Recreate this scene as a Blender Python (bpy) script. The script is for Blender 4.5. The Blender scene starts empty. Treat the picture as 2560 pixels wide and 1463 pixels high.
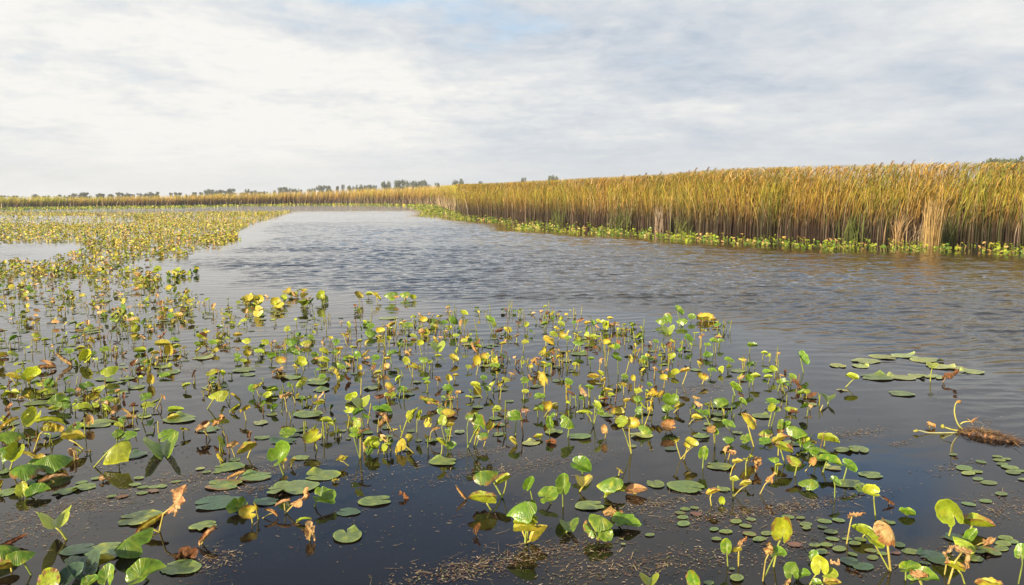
import bpy, math, random
import numpy as np
from mathutils import Vector, Matrix

random.seed(7)
RNG = np.random.default_rng(11)
scene = bpy.context.scene
COL = scene.collection
rad = math.radians
# ---------------------------------------------------------------- what grows where
# one line per tile of the survey: origin x, origin y, scale | entries:  form colour x y long short tilt [foot x, foot y]
# forms: u open, v winged, b boat, d arched, c cupped, w crumpled, r rolled, s bare stalk, f floating pad, p small pad
SURVEY = """
T 0 1180 .19623
v y 700 590 350 170 0 850 860;w t 2260 370 400 210 60 2030 760;r Y 1930 710 420 60 30 2030 765;f g 1790 600 510 190 5
d g 1710 930 480 220 30 1600 1075;w t 1330 80 120 70 0 1330 115;r t 690 90 320 70 15 690 130;r B 170 880 300 90 15 170 930
d g 60 1050 330 150 0 80 1140;d g 270 1090 290 130 -5 400 1310;b Y 80 1170 230 70 5 150 1270;f k 1000 1000 350 90 15
f g 1330 990 400 150 15;f k 1390 1060 300 110 0;b Y 1290 1115 300 50 0 1265 1205;v k 1060 1200 370 150 0 1065 1325
u k 900 1370 330 170 40 800 1440;u y 620 1390 250 210 80 600 1500;u g 1350 1310 240 170 75 1330 1440;u g 1140 1390 190 120 30 1180 1460
u g 1860 1250 460 230 20 1900 1380;f g 2300 1230 480 210 0;w B 2370 1040 280 130 10 2370 1080;u y 280 250 180 160 90 290 320
u g 480 230 260 130 15 380 310;d g 350 50 360 110 5 330 100;w Y 10 150 110 140 80 10 250;f g 90 270 260 90 0;f k 360 150 150 90 0
f g 1080 200 260 80 10;f g 820 260 260 70 10;p g 1770 85 120;p g 2240 130 110;p g 1720 170 140;p g 1820 200 130;p g 1960 200 140
p g 2070 185 140;p t 1955 250 150;p g 1810 275 130;p g 1420 320 110;p B 1560 320 140;p g 1230 90 120;p g 1040 140 130
T 480 1180 .19623
f g 820 70 400 150 0;f g 400 170 440 160 5;f g 1660 50 440 110 5;f g 1270 210 640 230 12;f k 320 400 560 230 8;f g 150 700 330 200 20
f g 2340 380 420 150 10;f g 1980 820 430 250 -30;f k 950 390 300 120 0;r t 560 30 220 80 15 560 90;u g 1690 300 300 200 -20 1560 440
c g 570 420 250 170 30 540 500;c Y 705 510 210 170 0 770 650;w t 1370 330 310 230 40 1190 530;r t 1150 390 210 70 10 1190 530
r Y 820 430 130 40 -60 880 600;r t 1000 520 190 40 -40 900 590;r y 1430 600 200 60 10 1330 645;w t 1500 760 260 230 90 1500 870
r t 200 830 280 100 35 120 920;w Y 1830 110 110 60 0 1830 130;f k 1990 520 300 110 5
T 960 1180 .19623
w B 250 290 150 90 -20 260 335;d g 1290 80 350 170 10 1510 325;b y 1510 90 250 130 30 1510 325;b y 1250 320 390 190 -10 1365 485
r t 980 260 230 40 -50 1060 345;u g 1840 150 210 180 60 1890 350;u g 2280 150 280 240 85 2280 440;u g 2090 290 270 180 20 2130 400
d g 1750 510 430 140 15 1800 900;b Y 1810 680 340 160 0 1820 890;b y 1800 590 330 70 5 1820 890;b Y 1970 780 300 90 45 1820 895
w B 1180 720 160 200 60 1180 800;v g 2360 670 260 190 10 2320 770
T 1440 1180 .19623
d g 430 150 360 160 15 365 325;r y 490 250 270 40 20 365 325;v Y 100 110 240 120 0 40 260;b t 770 220 290 120 8 770 280
f g 1010 160 280 110 0;f g 1400 200 470 250 -5;b Y 1750 250 200 110 20 1725 430;f g 1880 230 170 110 0;c y 1860 370 100 120 90 1860 410
b Y 2160 140 170 80 20 2010 310;u y 2020 80 120 70 10 2010 310;w t 2480 80 180 150 70 2345 280;w t 470 500 260 160 0 450 570
u g 640 600 400 160 -5 540 690;f g 180 440 380 140 0;d g 320 650 340 140 -15 280 860;u g 170 730 240 100 125 280 860
u g 370 800 230 200 -60 280 860;v y 930 1370 250 170 0 930 1500;u g 1490 1380 240 180 110 1560 1500;f g 1690 1420 130 60 0
u g 1910 940 190 160 90 1935 1200;b Y 2040 990 160 90 20 2070 1200;w t 2120 880 160 150 40 2070 1200;w t 2450 960 190 120 90 2380 1390
p g 1390 480 130;p g 1510 465 110;p g 1320 530 130;p g 1360 585 150;p g 1370 665 190;p g 2040 640 160;p g 2230 610 120
p g 2160 695 150;p g 1760 740 130;p g 1910 770 170;p g 1790 865 130;p g 2210 800 170;p g 2430 790 160;p g 2330 865 180
p g 2050 1360 200;p g 1990 1245 70;p y 580 860 50;p y 600 930 60;p B 1530 545 150;p g 940 810 130
T 1900 1180 .19435
d g 620 160 250 140 5 600 225;u g 970 110 150 100 -30 960 330;f g 1150 160 360 130 -5;c y 1430 230 200 130 0 1490 610
u g 1290 210 140 60 -30 1330 260;r B 1650 370 170 90 -30 1650 420;w t 1240 560 230 180 30 1115 925;b y 1320 740 270 80 -10 1320 850
d t 1600 770 360 180 -50 1680 1270;u y 1480 880 230 110 -30 1660 1260;c y 280 740 320 280 80 175 1220;u g 240 1020 200 120 10 40 1390
u g 400 1270 210 170 100 480 1380;u g 560 1310 170 110 30 490 1380;u y 770 1200 230 200 100 640 1450;w t 930 1160 190 170 20 800 1450
u y 900 1300 190 120 10 800 1460;b Y 940 1410 200 110 10 900 1500;w t 350 1420 120 90 60 350 1500;u g 730 1410 120 80 10 760 1480
u g 690 1080 130 110 70 650 1140;p g 360 585 150;p g 520 600 120;p g 90 800 180;p g 40 870 90;p g 590 680 160;p g 830 640 170
p g 1010 630 150;p g 800 720 110;p g 910 780 170;p g 930 870 160;p g 700 950 150;p g 850 950 160;p g 1020 1000 190;p g 1220 930 150
p g 1290 880 140;p g 1120 870 120;p g 1430 1020 160;p g 1570 1060 130;p g 790 1040 170;p g 1190 1070 120;p B 450 940 190
p k 1140 1150 220;p k 1330 1230 260;p k 1200 1190 200;p g 600 730 130;p g 1450 1110 150
T 2200 1180 .19438
c y 890 530 320 260 120 885 830;b y 1270 620 340 150 0 1160 750;u g 1160 810 190 150 60 1140 900;f k 980 860 270 60 0
w t 1400 920 170 100 20 1190 970;d y 1090 960 270 110 -25 1100 1040;f g 1370 1030 280 120 0;f g 1220 1120 200 90 0
w t 1050 1090 280 220 -40 880 1440;w t 870 1040 190 110 80 830 1320;b y 960 1200 230 100 -10 1090 1440;u g 390 1220 250 180 20 330 1390
u g 560 1340 340 180 20 540 1470;w t 500 1320 190 100 20 540 1470;b Y 1400 1430 290 80 5 1380 1500;u g 1820 1020 180 150 90 1780 1440
p g 1610 860 170;p g 1580 930 180;p g 1560 990 190;p g 1690 900 150;b g 350 500 190 70 -10 360 560
p g 60 640 110;p g 150 660 110;p g 250 950 150;p g 390 1030 200;p g 580 1180 110;p g 1260 95 140;p g 1400 145 190;p g 1560 290 140
p g 1360 380 150;p g 1140 420 150;p g 1840 105 100;p B 200 1050 110;f k 640 1080 300 90 -15;f k 760 1150 260 90 -10
T 0 980 .14425
w Y 480 50 160 150 70 545 165;w t 380 100 110 90 0 420 130;w t 150 270 160 130 40 195 430;u g 1010 170 290 210 30 960 300
b Y 920 280 170 80 0 1000 320;f g 880 100 210 60 0;w Y 1580 80 250 120 15 1560 180;u y 1430 260 290 110 0 1540 400
c t 1545 480 160 120 90 1505 610;u y 1960 50 190 70 10 2040 50;u g 1870 140 210 110 15 1850 220;w B 2140 60 120 90 80 2140 130
w t 1990 400 190 140 30 1915 390;r t 2200 350 210 70 -45 2170 470;c y 540 420 320 220 60 420 570;r y 880 510 420 45 -5 1095 680
w Y 900 610 340 150 -15 590 1030;u g 1320 610 250 150 20 1260 690;b Y 1270 740 360 160 -10 1450 990;r Y 150 590 350 110 25 95 715
d g 190 790 420 160 0 180 890;c y 250 1030 300 260 60 170 1360;u g 50 1090 240 200 60 60 1250;r Y 500 1080 240 80 -20 620 1180
c Y 690 1130 170 110 0 640 1190;w t 1270 1070 220 160 -75 1290 1190;w t 860 1210 190 120 25 930 1270;u g 600 1250 290 140 20 620 1350
d g 940 1310 540 180 10 900 1390;f g 80 1400 200 90 0;u g 2040 720 180 120 30 2100 870;u g 2240 760 240 120 20 2245 870
d y 2030 1050 510 230 30 1630 1305;f k 890 780 230 110 0;r t 1530 1060 130 40 5 1530 1070;f g 1700 560 560 150 3;f g 2200 1130 300 130 0
f g 640 200 350 100 0
T 320 980 .14425
u g 310 80 200 120 10 300 160;w t 600 90 110 70 -40 400 300;u y 360 220 220 100 5 310 390;w B 100 220 150 130 0 100 290
s Y 1072 80 30 30 0 1080 230;d y 1560 70 330 140 10 1380 290;r Y 1870 110 240 80 -40 1950 190;w Y 2020 280 240 200 30 2050 490
r y 1850 290 210 100 30 1830 350;s Y 2222 60 30 30 0 2215 250;u g 2320 200 130 110 40 2320 260;u y 830 340 260 60 0 720 340
b Y 790 430 210 90 10 780 475;f g 900 480 540 170 5;f y 290 430 250 60 0;w t 1290 620 290 230 20 1430 825;w t 1560 500 270 170 35 1680 755
w Y 990 640 180 90 -10 950 760;u g 700 760 320 160 20 700 840;v g 580 1000 560 210 5 500 1095;w t 1820 910 230 180 10 1855 1130
b Y 2060 960 370 180 25 2075 1140;b Y 1590 1140 190 100 -60 1610 1240;f g 1750 1310 490 150 5;f g 1850 1180 200 80 0;f g 2270 800 190 90 0
f g 1380 660 400 120 0;p g 1360 1400 150;p g 1540 1400 150;p y 1250 1340 150;f k 90 1110 400 160 5;w B 2100 740 130 110 80 2100 810
T 640 980 .14425
c y 210 50 190 100 10 220 110;w t 510 60 220 140 10 540 350;u g 140 200 160 120 10 140 260;s Y 264 200 30 30 0 280 420;s y 950 -190 40 40 0 830 100
b y 1090 170 210 110 10 1000 315;f g 910 400 500 150 3;f g 780 110 230 60 0;u g 550 700 290 150 10 500 790;c y 970 760 330 240 30 1060 980
f g 120 800 240 90 0;f k 480 860 440 140 0;c g 390 1060 430 290 40 480 1440;c Y 460 1180 160 120 -30 490 1330;b Y 640 1190 130 60 40 500 1300
f g 780 1150 300 150 0;u y 1750 550 210 140 70 1800 1150;u g 1720 690 230 160 0 1800 1150;r t 1860 690 240 60 30 1800 1150
b y 2000 850 300 190 25 1950 1060;r t 1880 970 180 70 -80 1900 1040;u g 1960 1020 150 130 30 1940 1090;w Y 1480 1140 240 150 10 1610 1280
c y 1650 110 240 150 20 1640 160;v y 1820 170 330 170 5 1780 260;w B 2140 80 190 120 0 2150 230;u g 2190 310 370 130 -5 2200 400
w t 2240 440 280 150 -40 2350 680;u y 2290 45 160 80 0 2330 230;f g 2270 630 200 80 0;f g 2290 780 180 90 20;f y 80 540 300 100 0
T 960 980 .14425
b y 60 40 210 90 -10 110 180;f k 420 50 240 70 0;r y 760 110 310 110 -15 1040 265;w t 850 190 230 90 -5 1040 265;s y 1252 0 40 40 0 1285 215
w y 480 400 340 300 60 290 800;w y 600 400 200 150 80 570 700;d g 1010 335 210 90 5 1100 420;d Y 1140 370 300 90 -5 1100 425
u y 1010 490 190 150 80 1070 890;w t 900 640 210 160 20 790 850;b Y 1140 560 180 80 10 1080 890;u g 1110 670 130 110 -60 1080 890
b y 990 860 230 130 -35 975 1150;u g 1160 920 210 150 10 1090 1110;f g 1030 1220 500 170 3;d Y 290 1030 290 170 60 510 1055
u g 1630 520 350 220 110 1450 960;u g 1480 430 160 130 60 1450 960;c Y 1840 580 190 170 60 1730 940;d g 1690 770 260 120 5 1590 960
c Y 1590 700 110 80 0 1510 955;f g 1980 580 230 90 0;f g 1990 740 260 100 0;f y 1310 700 220 80 0;u g 2270 400 290 190 0 2270 745
f g 2180 170 160 110 0;b Y 2240 840 200 140 -40 2290 920
T 1280 980 .14425
u g 480 70 210 100 10 550 160;c Y 620 250 200 180 60 605 430;u g 650 530 240 210 100 650 740;d g 960 510 330 190 -40 970 780
u y 1470 220 180 130 -40 1415 600;u g 1520 340 170 120 -20 1415 600;r y 1250 350 310 100 -10 1415 600;c t 1600 640 170 110 90 1585 800
c Y 1830 330 260 140 10 1770 460;u y 1720 40 120 60 0 1760 130;b Y 2000 140 150 110 10 1915 400;u y 1900 510 250 190 30 2070 1070
c Y 2080 530 290 190 -10 2070 1070;u g 2200 320 150 130 50 2110 450;r y 2280 240 170 50 -50 2270 560;f g 730 700 350 110 -5
f g 1160 780 420 140 -5;f y 330 890 330 90 5;f g 1640 420 250 110 -15;b y 450 760 200 60 15 545 810;u g 1200 1250 390 270 -20 1230 1420
w Y 1870 1360 170 140 -40 1850 1450;w B 680 850 210 90 0 690 880
T 1500 940 .14425
w Y 950 300 340 160 5 910 600;w Y 880 510 270 140 85 770 870;c g 1230 400 300 200 10 1130 740;b Y 1380 510 210 100 20 1280 635
c t 1180 850 260 200 10 1130 990;u y 660 250 160 90 0 660 360;b Y 390 150 170 130 -20 410 330;c Y 575 30 120 80 90 610 210
d g 670 400 190 90 0 650 550;b Y 60 70 140 60 45 30 200;c Y 1100 20 150 100 0 1090 210;u g 860 140 110 80 -20 900 220
w t 1660 370 170 100 -10 1740 520;b Y 1680 700 210 100 -5 1530 860;u g 1810 630 230 90 -10 1920 880;d g 2100 470 270 110 0 2150 650
f g 2080 520 520 110 -3;c t 1930 920 170 130 20 1990 1230;u g 2010 960 130 120 -60 1990 1230;d g 780 960 290 150 -30 860 1010
d g 1180 570 230 110 0 1180 650;w Y 1330 1100 170 120 30 1400 1440;c Y 1590 1140 250 130 -10 1400 1440;c Y 1510 1210 140 100 -30 1400 1440
u g 1790 1330 250 200 80 1780 1600;f g 1760 1050 300 80 0;f k 1240 1270 260 90 0;u g 2220 820 270 130 -20 2340 1070;f y 700 1040 420 70 0
T 1700 980 .14425
u g 1080 170 180 100 -30 1100 270;b Y 1190 510 360 160 -50 1280 950;f g 1420 430 320 160 -5;d g 840 840 210 120 0 860 900
u g 1140 820 200 140 30 1190 880;u g 1480 850 230 120 10 1500 920;d y 1480 720 260 110 10 1500 800;u g 1600 160 250 100 -5 1610 240
c y 1590 270 160 140 60 1535 600;u g 1690 300 120 110 0 1535 600;w B 1960 350 190 150 30 1920 490;u g 1740 560 190 130 80 1740 750
u g 1850 560 160 150 40 1740 750;w B 1750 660 150 120 60 1740 750;b Y 1730 810 300 160 30 1700 1100;b y 1810 950 330 130 -25 1820 1250
d g 2030 710 360 140 -10 2100 1000;c y 2130 820 220 130 10 2200 960;b Y 2300 860 130 80 -10 2240 920;w t 800 990 150 110 60 775 1180
w t 900 1050 150 110 -20 775 1180;b Y 1000 1190 190 130 10 870 1450;w y 1200 1140 200 140 40 1140 1450;w t 1330 1240 220 160 -60 1310 1380
d g 1620 1180 190 70 0 1650 1400;b y 1720 1260 130 80 10 1650 1430;d y 1990 1200 290 140 -30 1990 1450;c t 2300 1200 150 130 60 2170 1370
f g 680 1300 450 170 0
T 1900 1000 .14425
b y 1190 650 360 150 -5 1110 800;f g 1440 880 300 90 0;f g 1710 870 370 110 0;r Y 960 740 180 100 -40 970 880;d g 1030 930 350 130 -5 1100 1010
u g 1220 1040 380 140 -10 1090 1250;u g 1550 1130 270 160 -20 1440 1410;f y 1270 1190 270 90 0;c t 920 1070 170 120 30 780 1230;f g 1920 1310 360 100 0
T 2220 980 .14425
f g 230 40 400 80 0;p g 1890 1130 150;p g 1610 1220 160;p g 2050 1170 130;p g 1930 1190 180;p g 1980 1260 170;p g 2110 1320 240
p g 2170 1400 240;p g 1320 1330 280;p g 1520 1390 200;p y 1390 1420 230;p g 1130 1095 130;p g 2300 1380 150;w t 740 590 150 70 -10 740 620
T 2050 860 .17661
b y 450 450 190 110 -10 365 610;f y 310 660 150 40 0;v g 120 750 190 70 0 110 850;f y 250 315 250 55 0;f y 650 250 390 90 0;f y 570 320 260 45 0
f y 900 190 350 80 0;f y 1200 175 330 70 0;f y 1520 240 420 90 -5;f g 800 480 420 110 -5;f y 1150 480 350 90 0;f y 1400 460 280 90 0
f y 1640 470 250 80 0;f y 1700 330 350 100 -5;f y 1900 340 300 80 -5;f y 2150 400 300 70 -3;f y 1150 705 330 90 0;v y 1590 300 150 100 0 1560 530
w B 1850 430 230 160 20 1740 545
T 0 830 .13344
u y 680 70 150 70 0 690 110;w Y 690 140 150 80 0 690 240;b y 850 140 130 70 10 850 190;w Y 1720 140 150 110 -50 1720 285;w t 1610 60 120 60 0 1620 100
w B 1950 100 110 90 80 1940 160;u g 1310 350 140 90 0 1380 560;w t 1320 400 130 70 0 1330 440;r t 1200 530 330 70 -40 1310 630
c y 1590 450 250 220 60 1690 580;b Y 1520 290 160 60 5 1590 370;u g 1960 320 180 90 10 1920 450;u g 1740 395 140 60 0 1750 430
r t 2120 310 130 60 60 2110 390;r t 2180 450 150 60 60 2150 530;r t 2340 400 150 60 30 2300 440;u y 240 430 180 70 -20 270 480
f y 370 590 180 40 5;s y 622 540 30 30 0 600 690;r t 900 620 270 80 -40 980 690;r t 850 710 340 50 10 720 730;c y 580 790 320 190 20 530 970
b Y 590 860 190 90 15 530 970;b Y 250 830 250 90 -25 300 990;d Y 920 950 280 170 -25 940 1070;u y 880 1100 320 110 0 930 1190
u g 1320 1090 150 70 -10 1360 1140;w t 1480 1080 150 80 10 1480 1120;u g 1640 1000 220 100 15 1640 1120;d y 2050 740 320 140 20 2070 870
f g 2080 920 220 90 0;f g 2380 880 260 60 10;f g 2300 680 180 50 5;f g 1960 890 300 60 0;r t 50 450 180 60 5 60 480;c Y 30 590 100 90 0 30 640
b y 50 1050 120 90 0 30 1150
T 320 830 .13344
w Y 110 60 140 100 20 150 190;w t 260 90 130 100 -40 340 195;w t 640 80 220 150 40 700 150;b Y 650 195 290 90 -5 620 350;c Y 760 340 210 190 80 720 560
b Y 510 380 170 110 0 515 510;w B 620 400 160 90 80 620 540;b y 220 335 220 80 0 210 390;b y 920 260 180 70 5 920 360;u g 870 130 160 90 0 875 190
u g 330 560 190 100 0 335 630;w Y 930 525 150 90 20 930 570;b y 1370 80 200 80 -20 1410 150;u g 1300 210 120 80 0 1300 300;r Y 1320 320 180 110 35 1210 430
u g 1590 190 180 70 0 1560 270;w Y 1770 60 180 100 20 1720 170;w t 1810 250 190 110 20 1800 310;w Y 1630 340 150 120 10 1700 410;b Y 2060 40 180 80 0 2120 110
d y 2210 170 180 90 5 2200 230;c Y 2230 400 150 120 -30 2200 470;w t 2040 310 130 80 -30 2060 380;u g 2050 440 140 90 0 2060 490;u g 2060 520 130 80 0 2070 580
u y 2170 530 130 70 -10 2230 640;u y 2460 355 190 80 -5 2490 470;c Y 420 890 190 150 80 430 990;u g 690 810 200 70 5 640 860;f g 760 770 400 100 5
f y 1400 490 400 90 3;f y 650 660 350 80 3;f g 2180 720 420 90 5;f g 2240 810 300 90 0;f g 160 1040 320 60 5;f y 1550 1010 170 90 0
u y 1590 760 250 110 15 1515 930;u g 1600 870 150 70 10 1560 920;b y 1100 990 170 70 15 1090 1090;w Y 2430 1010 220 120 20 2450 1200
T 640 830 .13344
u y 175 190 150 120 0 155 300;u g 300 440 170 120 20 285 550;c Y 450 520 210 140 -15 520 660;w t 400 740 240 130 25 430 790;d g 680 220 240 90 5 600 270
r Y 510 260 160 60 25 490 320;w t 780 310 120 100 -60 830 430;u g 730 370 200 130 -30 740 600;c y 850 545 220 180 -30 900 715;w Y 740 640 130 100 -50 820 760
u g 1020 100 140 80 -20 1015 180;d y 930 230 230 70 0 900 280;w t 1260 170 200 110 105 1230 440;w Y 1390 100 120 70 0 1390 170;u y 1270 350 200 130 -10 1250 480
u g 1500 190 140 120 30 1490 280;b Y 1560 300 150 90 0 1555 510;u g 1480 370 150 120 -30 1520 490;w Y 1650 60 190 130 -20 1710 260;w y 1830 280 160 110 0 1815 410
b y 1930 170 140 90 20 1915 320;w Y 2080 200 150 120 60 2080 310;b Y 2300 80 150 100 0 2210 190;d g 2160 40 250 80 0 2100 100;c y 2490 120 110 80 -30 2505 290
b y 1730 470 200 90 0 1740 520;u g 1900 430 160 120 110 1890 660;r Y 2060 400 220 60 45 1990 500;w t 2060 490 160 70 10 2060 530;u g 2240 480 180 100 10 2120 720
w t 2390 400 150 110 -50 2420 560;b Y 2450 490 130 90 0 2430 590;u g 1100 420 160 110 0 1080 480;w t 1120 510 160 90 0 1110 550;u y 1260 510 200 110 -5 1270 640
c Y 1520 570 90 60 0 1520 610;d g 1600 630 190 120 -30 1700 750;r t 1720 600 170 80 -40 1740 660;w Y 1490 770 270 150 -45 1530 900;c Y 1945 660 110 100 80 1945 720
c t 2430 650 160 110 20 2430 740;b Y 2270 750 170 90 15 2220 900;w Y 2310 880 160 110 -60 2310 960;u g 1240 830 160 90 0 1220 890;f g 640 860 400 90 2
f g 1160 960 440 110 0;f g 1220 1100 320 80 2;f g 2150 1060 330 80 0;f y 1150 900 350 50 0;b g 300 1060 250 90 0 345 1150
T 960 830 .13344
c y 110 110 110 90 -20 105 300;w t 410 160 120 70 -60 345 300;u y 550 65 140 80 -10 510 120;u g 160 390 230 100 20 140 590;w t 430 390 160 100 -50 460 530
u y 420 540 170 130 120 540 860;w Y 550 630 210 160 -30 540 860;c y 680 200 150 120 0 740 440;w Y 720 60 120 90 -60 700 130;d g 740 530 200 100 -10 770 660
w Y 970 140 160 110 -70 1000 220;v y 1010 275 300 140 0 990 380;u y 1350 60 140 60 10 1400 280;w Y 1560 130 140 120 60 1560 190;w y 1360 350 160 130 70 1370 430
c Y 1310 480 220 110 -20 1300 590;r t 1690 300 250 110 -65 1800 450;c Y 1740 530 220 160 90 1730 800;c Y 1880 450 200 110 0 1800 560;u y 1910 530 180 70 -5 1850 560
u g 2090 630 220 110 -5 2020 690;w Y 2040 380 110 70 -40 2010 580;b Y 2240 210 150 100 10 2150 470;w t 2480 60 140 110 20 2530 150;u y 1590 650 140 70 -10 1585 730
b y 1020 440 140 70 0 1020 540;w t 2260 680 120 80 80 2260 740;b y 270 870 160 110 40 300 1040;d Y 110 1010 230 120 -40 105 1180;u g 340 1070 220 100 0 290 1150
b y 800 940 140 60 0 780 1130;w t 1010 880 210 190 -40 1010 1010;c Y 1220 860 150 120 -60 1230 980;b Y 1350 800 140 70 0 1350 900;u g 1200 1040 230 130 0 1270 1190
w t 1390 1120 120 60 0 1370 1290;b y 1720 1000 250 120 -25 1840 1235;u g 1940 1060 170 110 -10 2000 1200;u g 1870 850 140 90 0 1920 910;f g 1720 1215 200 60 0
w Y 2180 960 220 160 30 2170 1270;r Y 2130 770 120 60 -40 2140 860;r t 2400 800 160 80 -20 2400 840;u y 2290 890 180 90 0 2290 960;f y 1550 240 200 60 0;f g 2060 260 200 60 0
T 1280 830 .13344
w t 80 50 150 120 0 130 180;u y 250 180 160 90 0 200 360;b Y 690 160 290 120 -35 640 270;u y 780 40 180 100 -10 830 200;c Y 950 60 190 140 -30 850 220
u g 1050 110 150 90 10 1050 250;w Y 1190 60 140 110 -30 1140 210;d g 1240 200 240 110 0 1140 370;c y 1240 130 110 80 10 1320 370;u y 1400 55 130 90 80 1390 120
u y 1540 95 140 80 -20 1600 160;c Y 1770 180 150 120 0 1750 640;u y 1850 260 150 100 -20 1750 640;u g 1960 270 160 100 0 1900 340;w Y 570 360 240 170 45 580 500
w t 840 340 140 120 0 860 460;w Y 1050 365 120 90 0 1110 580;w Y 900 450 190 110 -10 920 690;w t 440 550 230 140 0 490 720;b Y 590 580 150 100 -20 590 780
c Y 350 640 110 80 0 430 750;u g 690 620 190 90 10 660 730;w B 1430 340 120 90 0 1400 480;b g 1490 490 140 80 0 1475 640;u y 1190 600 140 80 10 1180 690
f g 1270 420 350 80 0;f y 1000 540 300 80 0;w t 1670 540 130 90 65 1630 720;b g 1960 490 220 100 -25 2000 790;w Y 2220 500 180 120 -60 2090 790
r t 2370 340 130 70 45 2280 450;c y 2450 550 110 80 0 2420 660;u g 2470 470 120 70 0 2500 700;u g 2110 830 140 90 0 2100 880;c Y 2280 830 180 100 95 2310 1050
b Y 1520 820 250 100 0 1520 880;b y 1660 770 160 70 -35 1680 890;b Y 1710 920 190 70 45 1640 1100;u Y 590 880 290 150 110 610 1150;w Y 510 780 120 80 -50 460 870
u g 240 900 180 110 15 230 1090;u y 250 1110 140 80 10 200 1270;u g 1060 930 170 110 -20 1020 1270;b Y 1050 1020 170 120 -40 1020 1270;b g 1440 1030 200 100 -10 1440 1225
T 1600 760 .18053
u g 380 200 160 130 100 430 300;u g 540 90 170 110 -40 550 230;d g 290 255 160 70 0 290 300;d g 580 250 170 80 0 540 310;v y 390 360 190 100 0 390 415
u g 720 170 120 80 0 720 240;b Y 920 190 290 90 -3 900 235;s y 97 10 20 20 0 125 170;w Y 880 355 110 90 -30 840 600;w t 850 440 100 80 30 830 620
r y 780 400 100 40 0 750 490;u g 670 470 150 80 -30 690 600;w t 1080 455 120 60 10 1040 680;u g 1030 500 140 60 0 1040 680;u g 1120 500 100 50 0 1070 600
u g 940 560 100 50 0 890 650;u g 940 700 150 100 10 930 750;u g 220 515 90 60 0 230 650;w B 400 570 120 90 40 380 680;u y 440 720 120 100 20 370 850
u y 50 770 130 80 0 20 870;u g 150 760 120 50 10 120 840;b g 1560 560 150 70 0 1495 690;b y 1730 670 100 60 0 1680 770;w t 1920 680 70 60 0 1880 860
c y 1430 770 70 60 -60 1430 880;s y 1572 765 20 20 0 1640 920;u g 1240 770 160 60 -10 1280 900;u g 2260 740 210 120 -50 2265 950;c y 1850 900 110 80 -30 1880 1020
w B 2010 930 70 50 80 2010 960;w t 350 930 120 90 20 330 980;c y 490 940 130 90 10 480 1000;b Y 620 910 160 110 15 590 1110;c Y 320 1020 130 90 0 315 1160
c Y 880 1010 150 100 -10 860 1110;b Y 820 820 90 60 -40 890 890;u g 1000 910 130 50 5 980 1000;u y 1120 910 110 80 80 1120 970;f g 1360 930 240 60 0;f g 770 920 160 50 0
f g 320 840 150 40 0;w t 1400 1020 110 80 40 1380 1140;c g 1520 1030 130 100 -30 1510 1170;b y 1600 990 160 70 10 1540 1120;b g 1330 1150 220 110 -40 1320 1270
u g 1760 930 130 60 10 1740 1000;b y 1770 1000 130 70 10 1740 1110;u g 1980 1070 170 80 10 1910 1210;u g 2110 1000 120 80 -20 2090 1100;w B 2160 1100 170 130 -30 2240 1190
b g 2250 1220 140 90 10 2230 1290;w t 210 890 80 60 -50 190 1030
T 880 720 .16484
c Y 110 110 160 90 -30 130 230;b y 270 80 130 70 0 260 150;w Y 370 120 180 120 -30 385 220;d g 590 130 230 110 0 570 220;w t 670 130 110 80 0 655 230
d g 800 110 180 80 5 800 170;w t 820 160 110 90 60 820 220;c y 930 140 110 80 -20 930 185;u y 1700 370 140 90 -20 1750 440;w Y 1330 425 110 70 0 1340 480
c Y 1090 475 130 90 0 1050 580;d g 1240 520 230 80 0 1240 570;u g 1410 520 120 60 0 1405 660;d g 1540 480 190 110 -40 1560 650;w t 1650 530 130 100 60 1690 670
u y 1480 610 100 90 60 1480 660;u g 2090 470 170 100 -25 2120 670;u y 2150 550 100 70 -40 2140 640;d Y 2370 630 150 100 -10 2370 700;u g 280 580 140 90 15 260 650
b y 600 560 170 100 30 560 620;u g 840 560 190 110 0 820 710;u y 920 720 120 70 -20 900 770;d g 260 690 230 90 -5 250 740;c Y 430 640 150 90 0 430 710
b Y 410 740 130 80 0 400 790;w t 1060 650 140 90 0 1070 730;c y 1120 670 120 90 -10 1120 720;b Y 1260 580 110 70 -20 1240 710;w t 700 680 70 60 -50 700 710;f y 560 465 300 40 0
T 1280 740 .14129
c y 260 500 110 90 60 265 610;b g 570 480 140 100 15 510 590;u y 870 490 150 90 -20 870 550;w Y 790 560 130 80 -30 790 610;w Y 990 650 110 90 60 990 700
u g 1110 465 110 50 10 1120 560;w t 1200 430 170 120 20 1140 600;b Y 1340 470 150 80 10 1300 640;u g 1440 470 110 90 -70 1430 600;u y 1530 440 120 70 -20 1480 530
u y 1660 520 170 140 80 1650 615;b Y 1740 385 130 80 0 1700 460
"""
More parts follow.
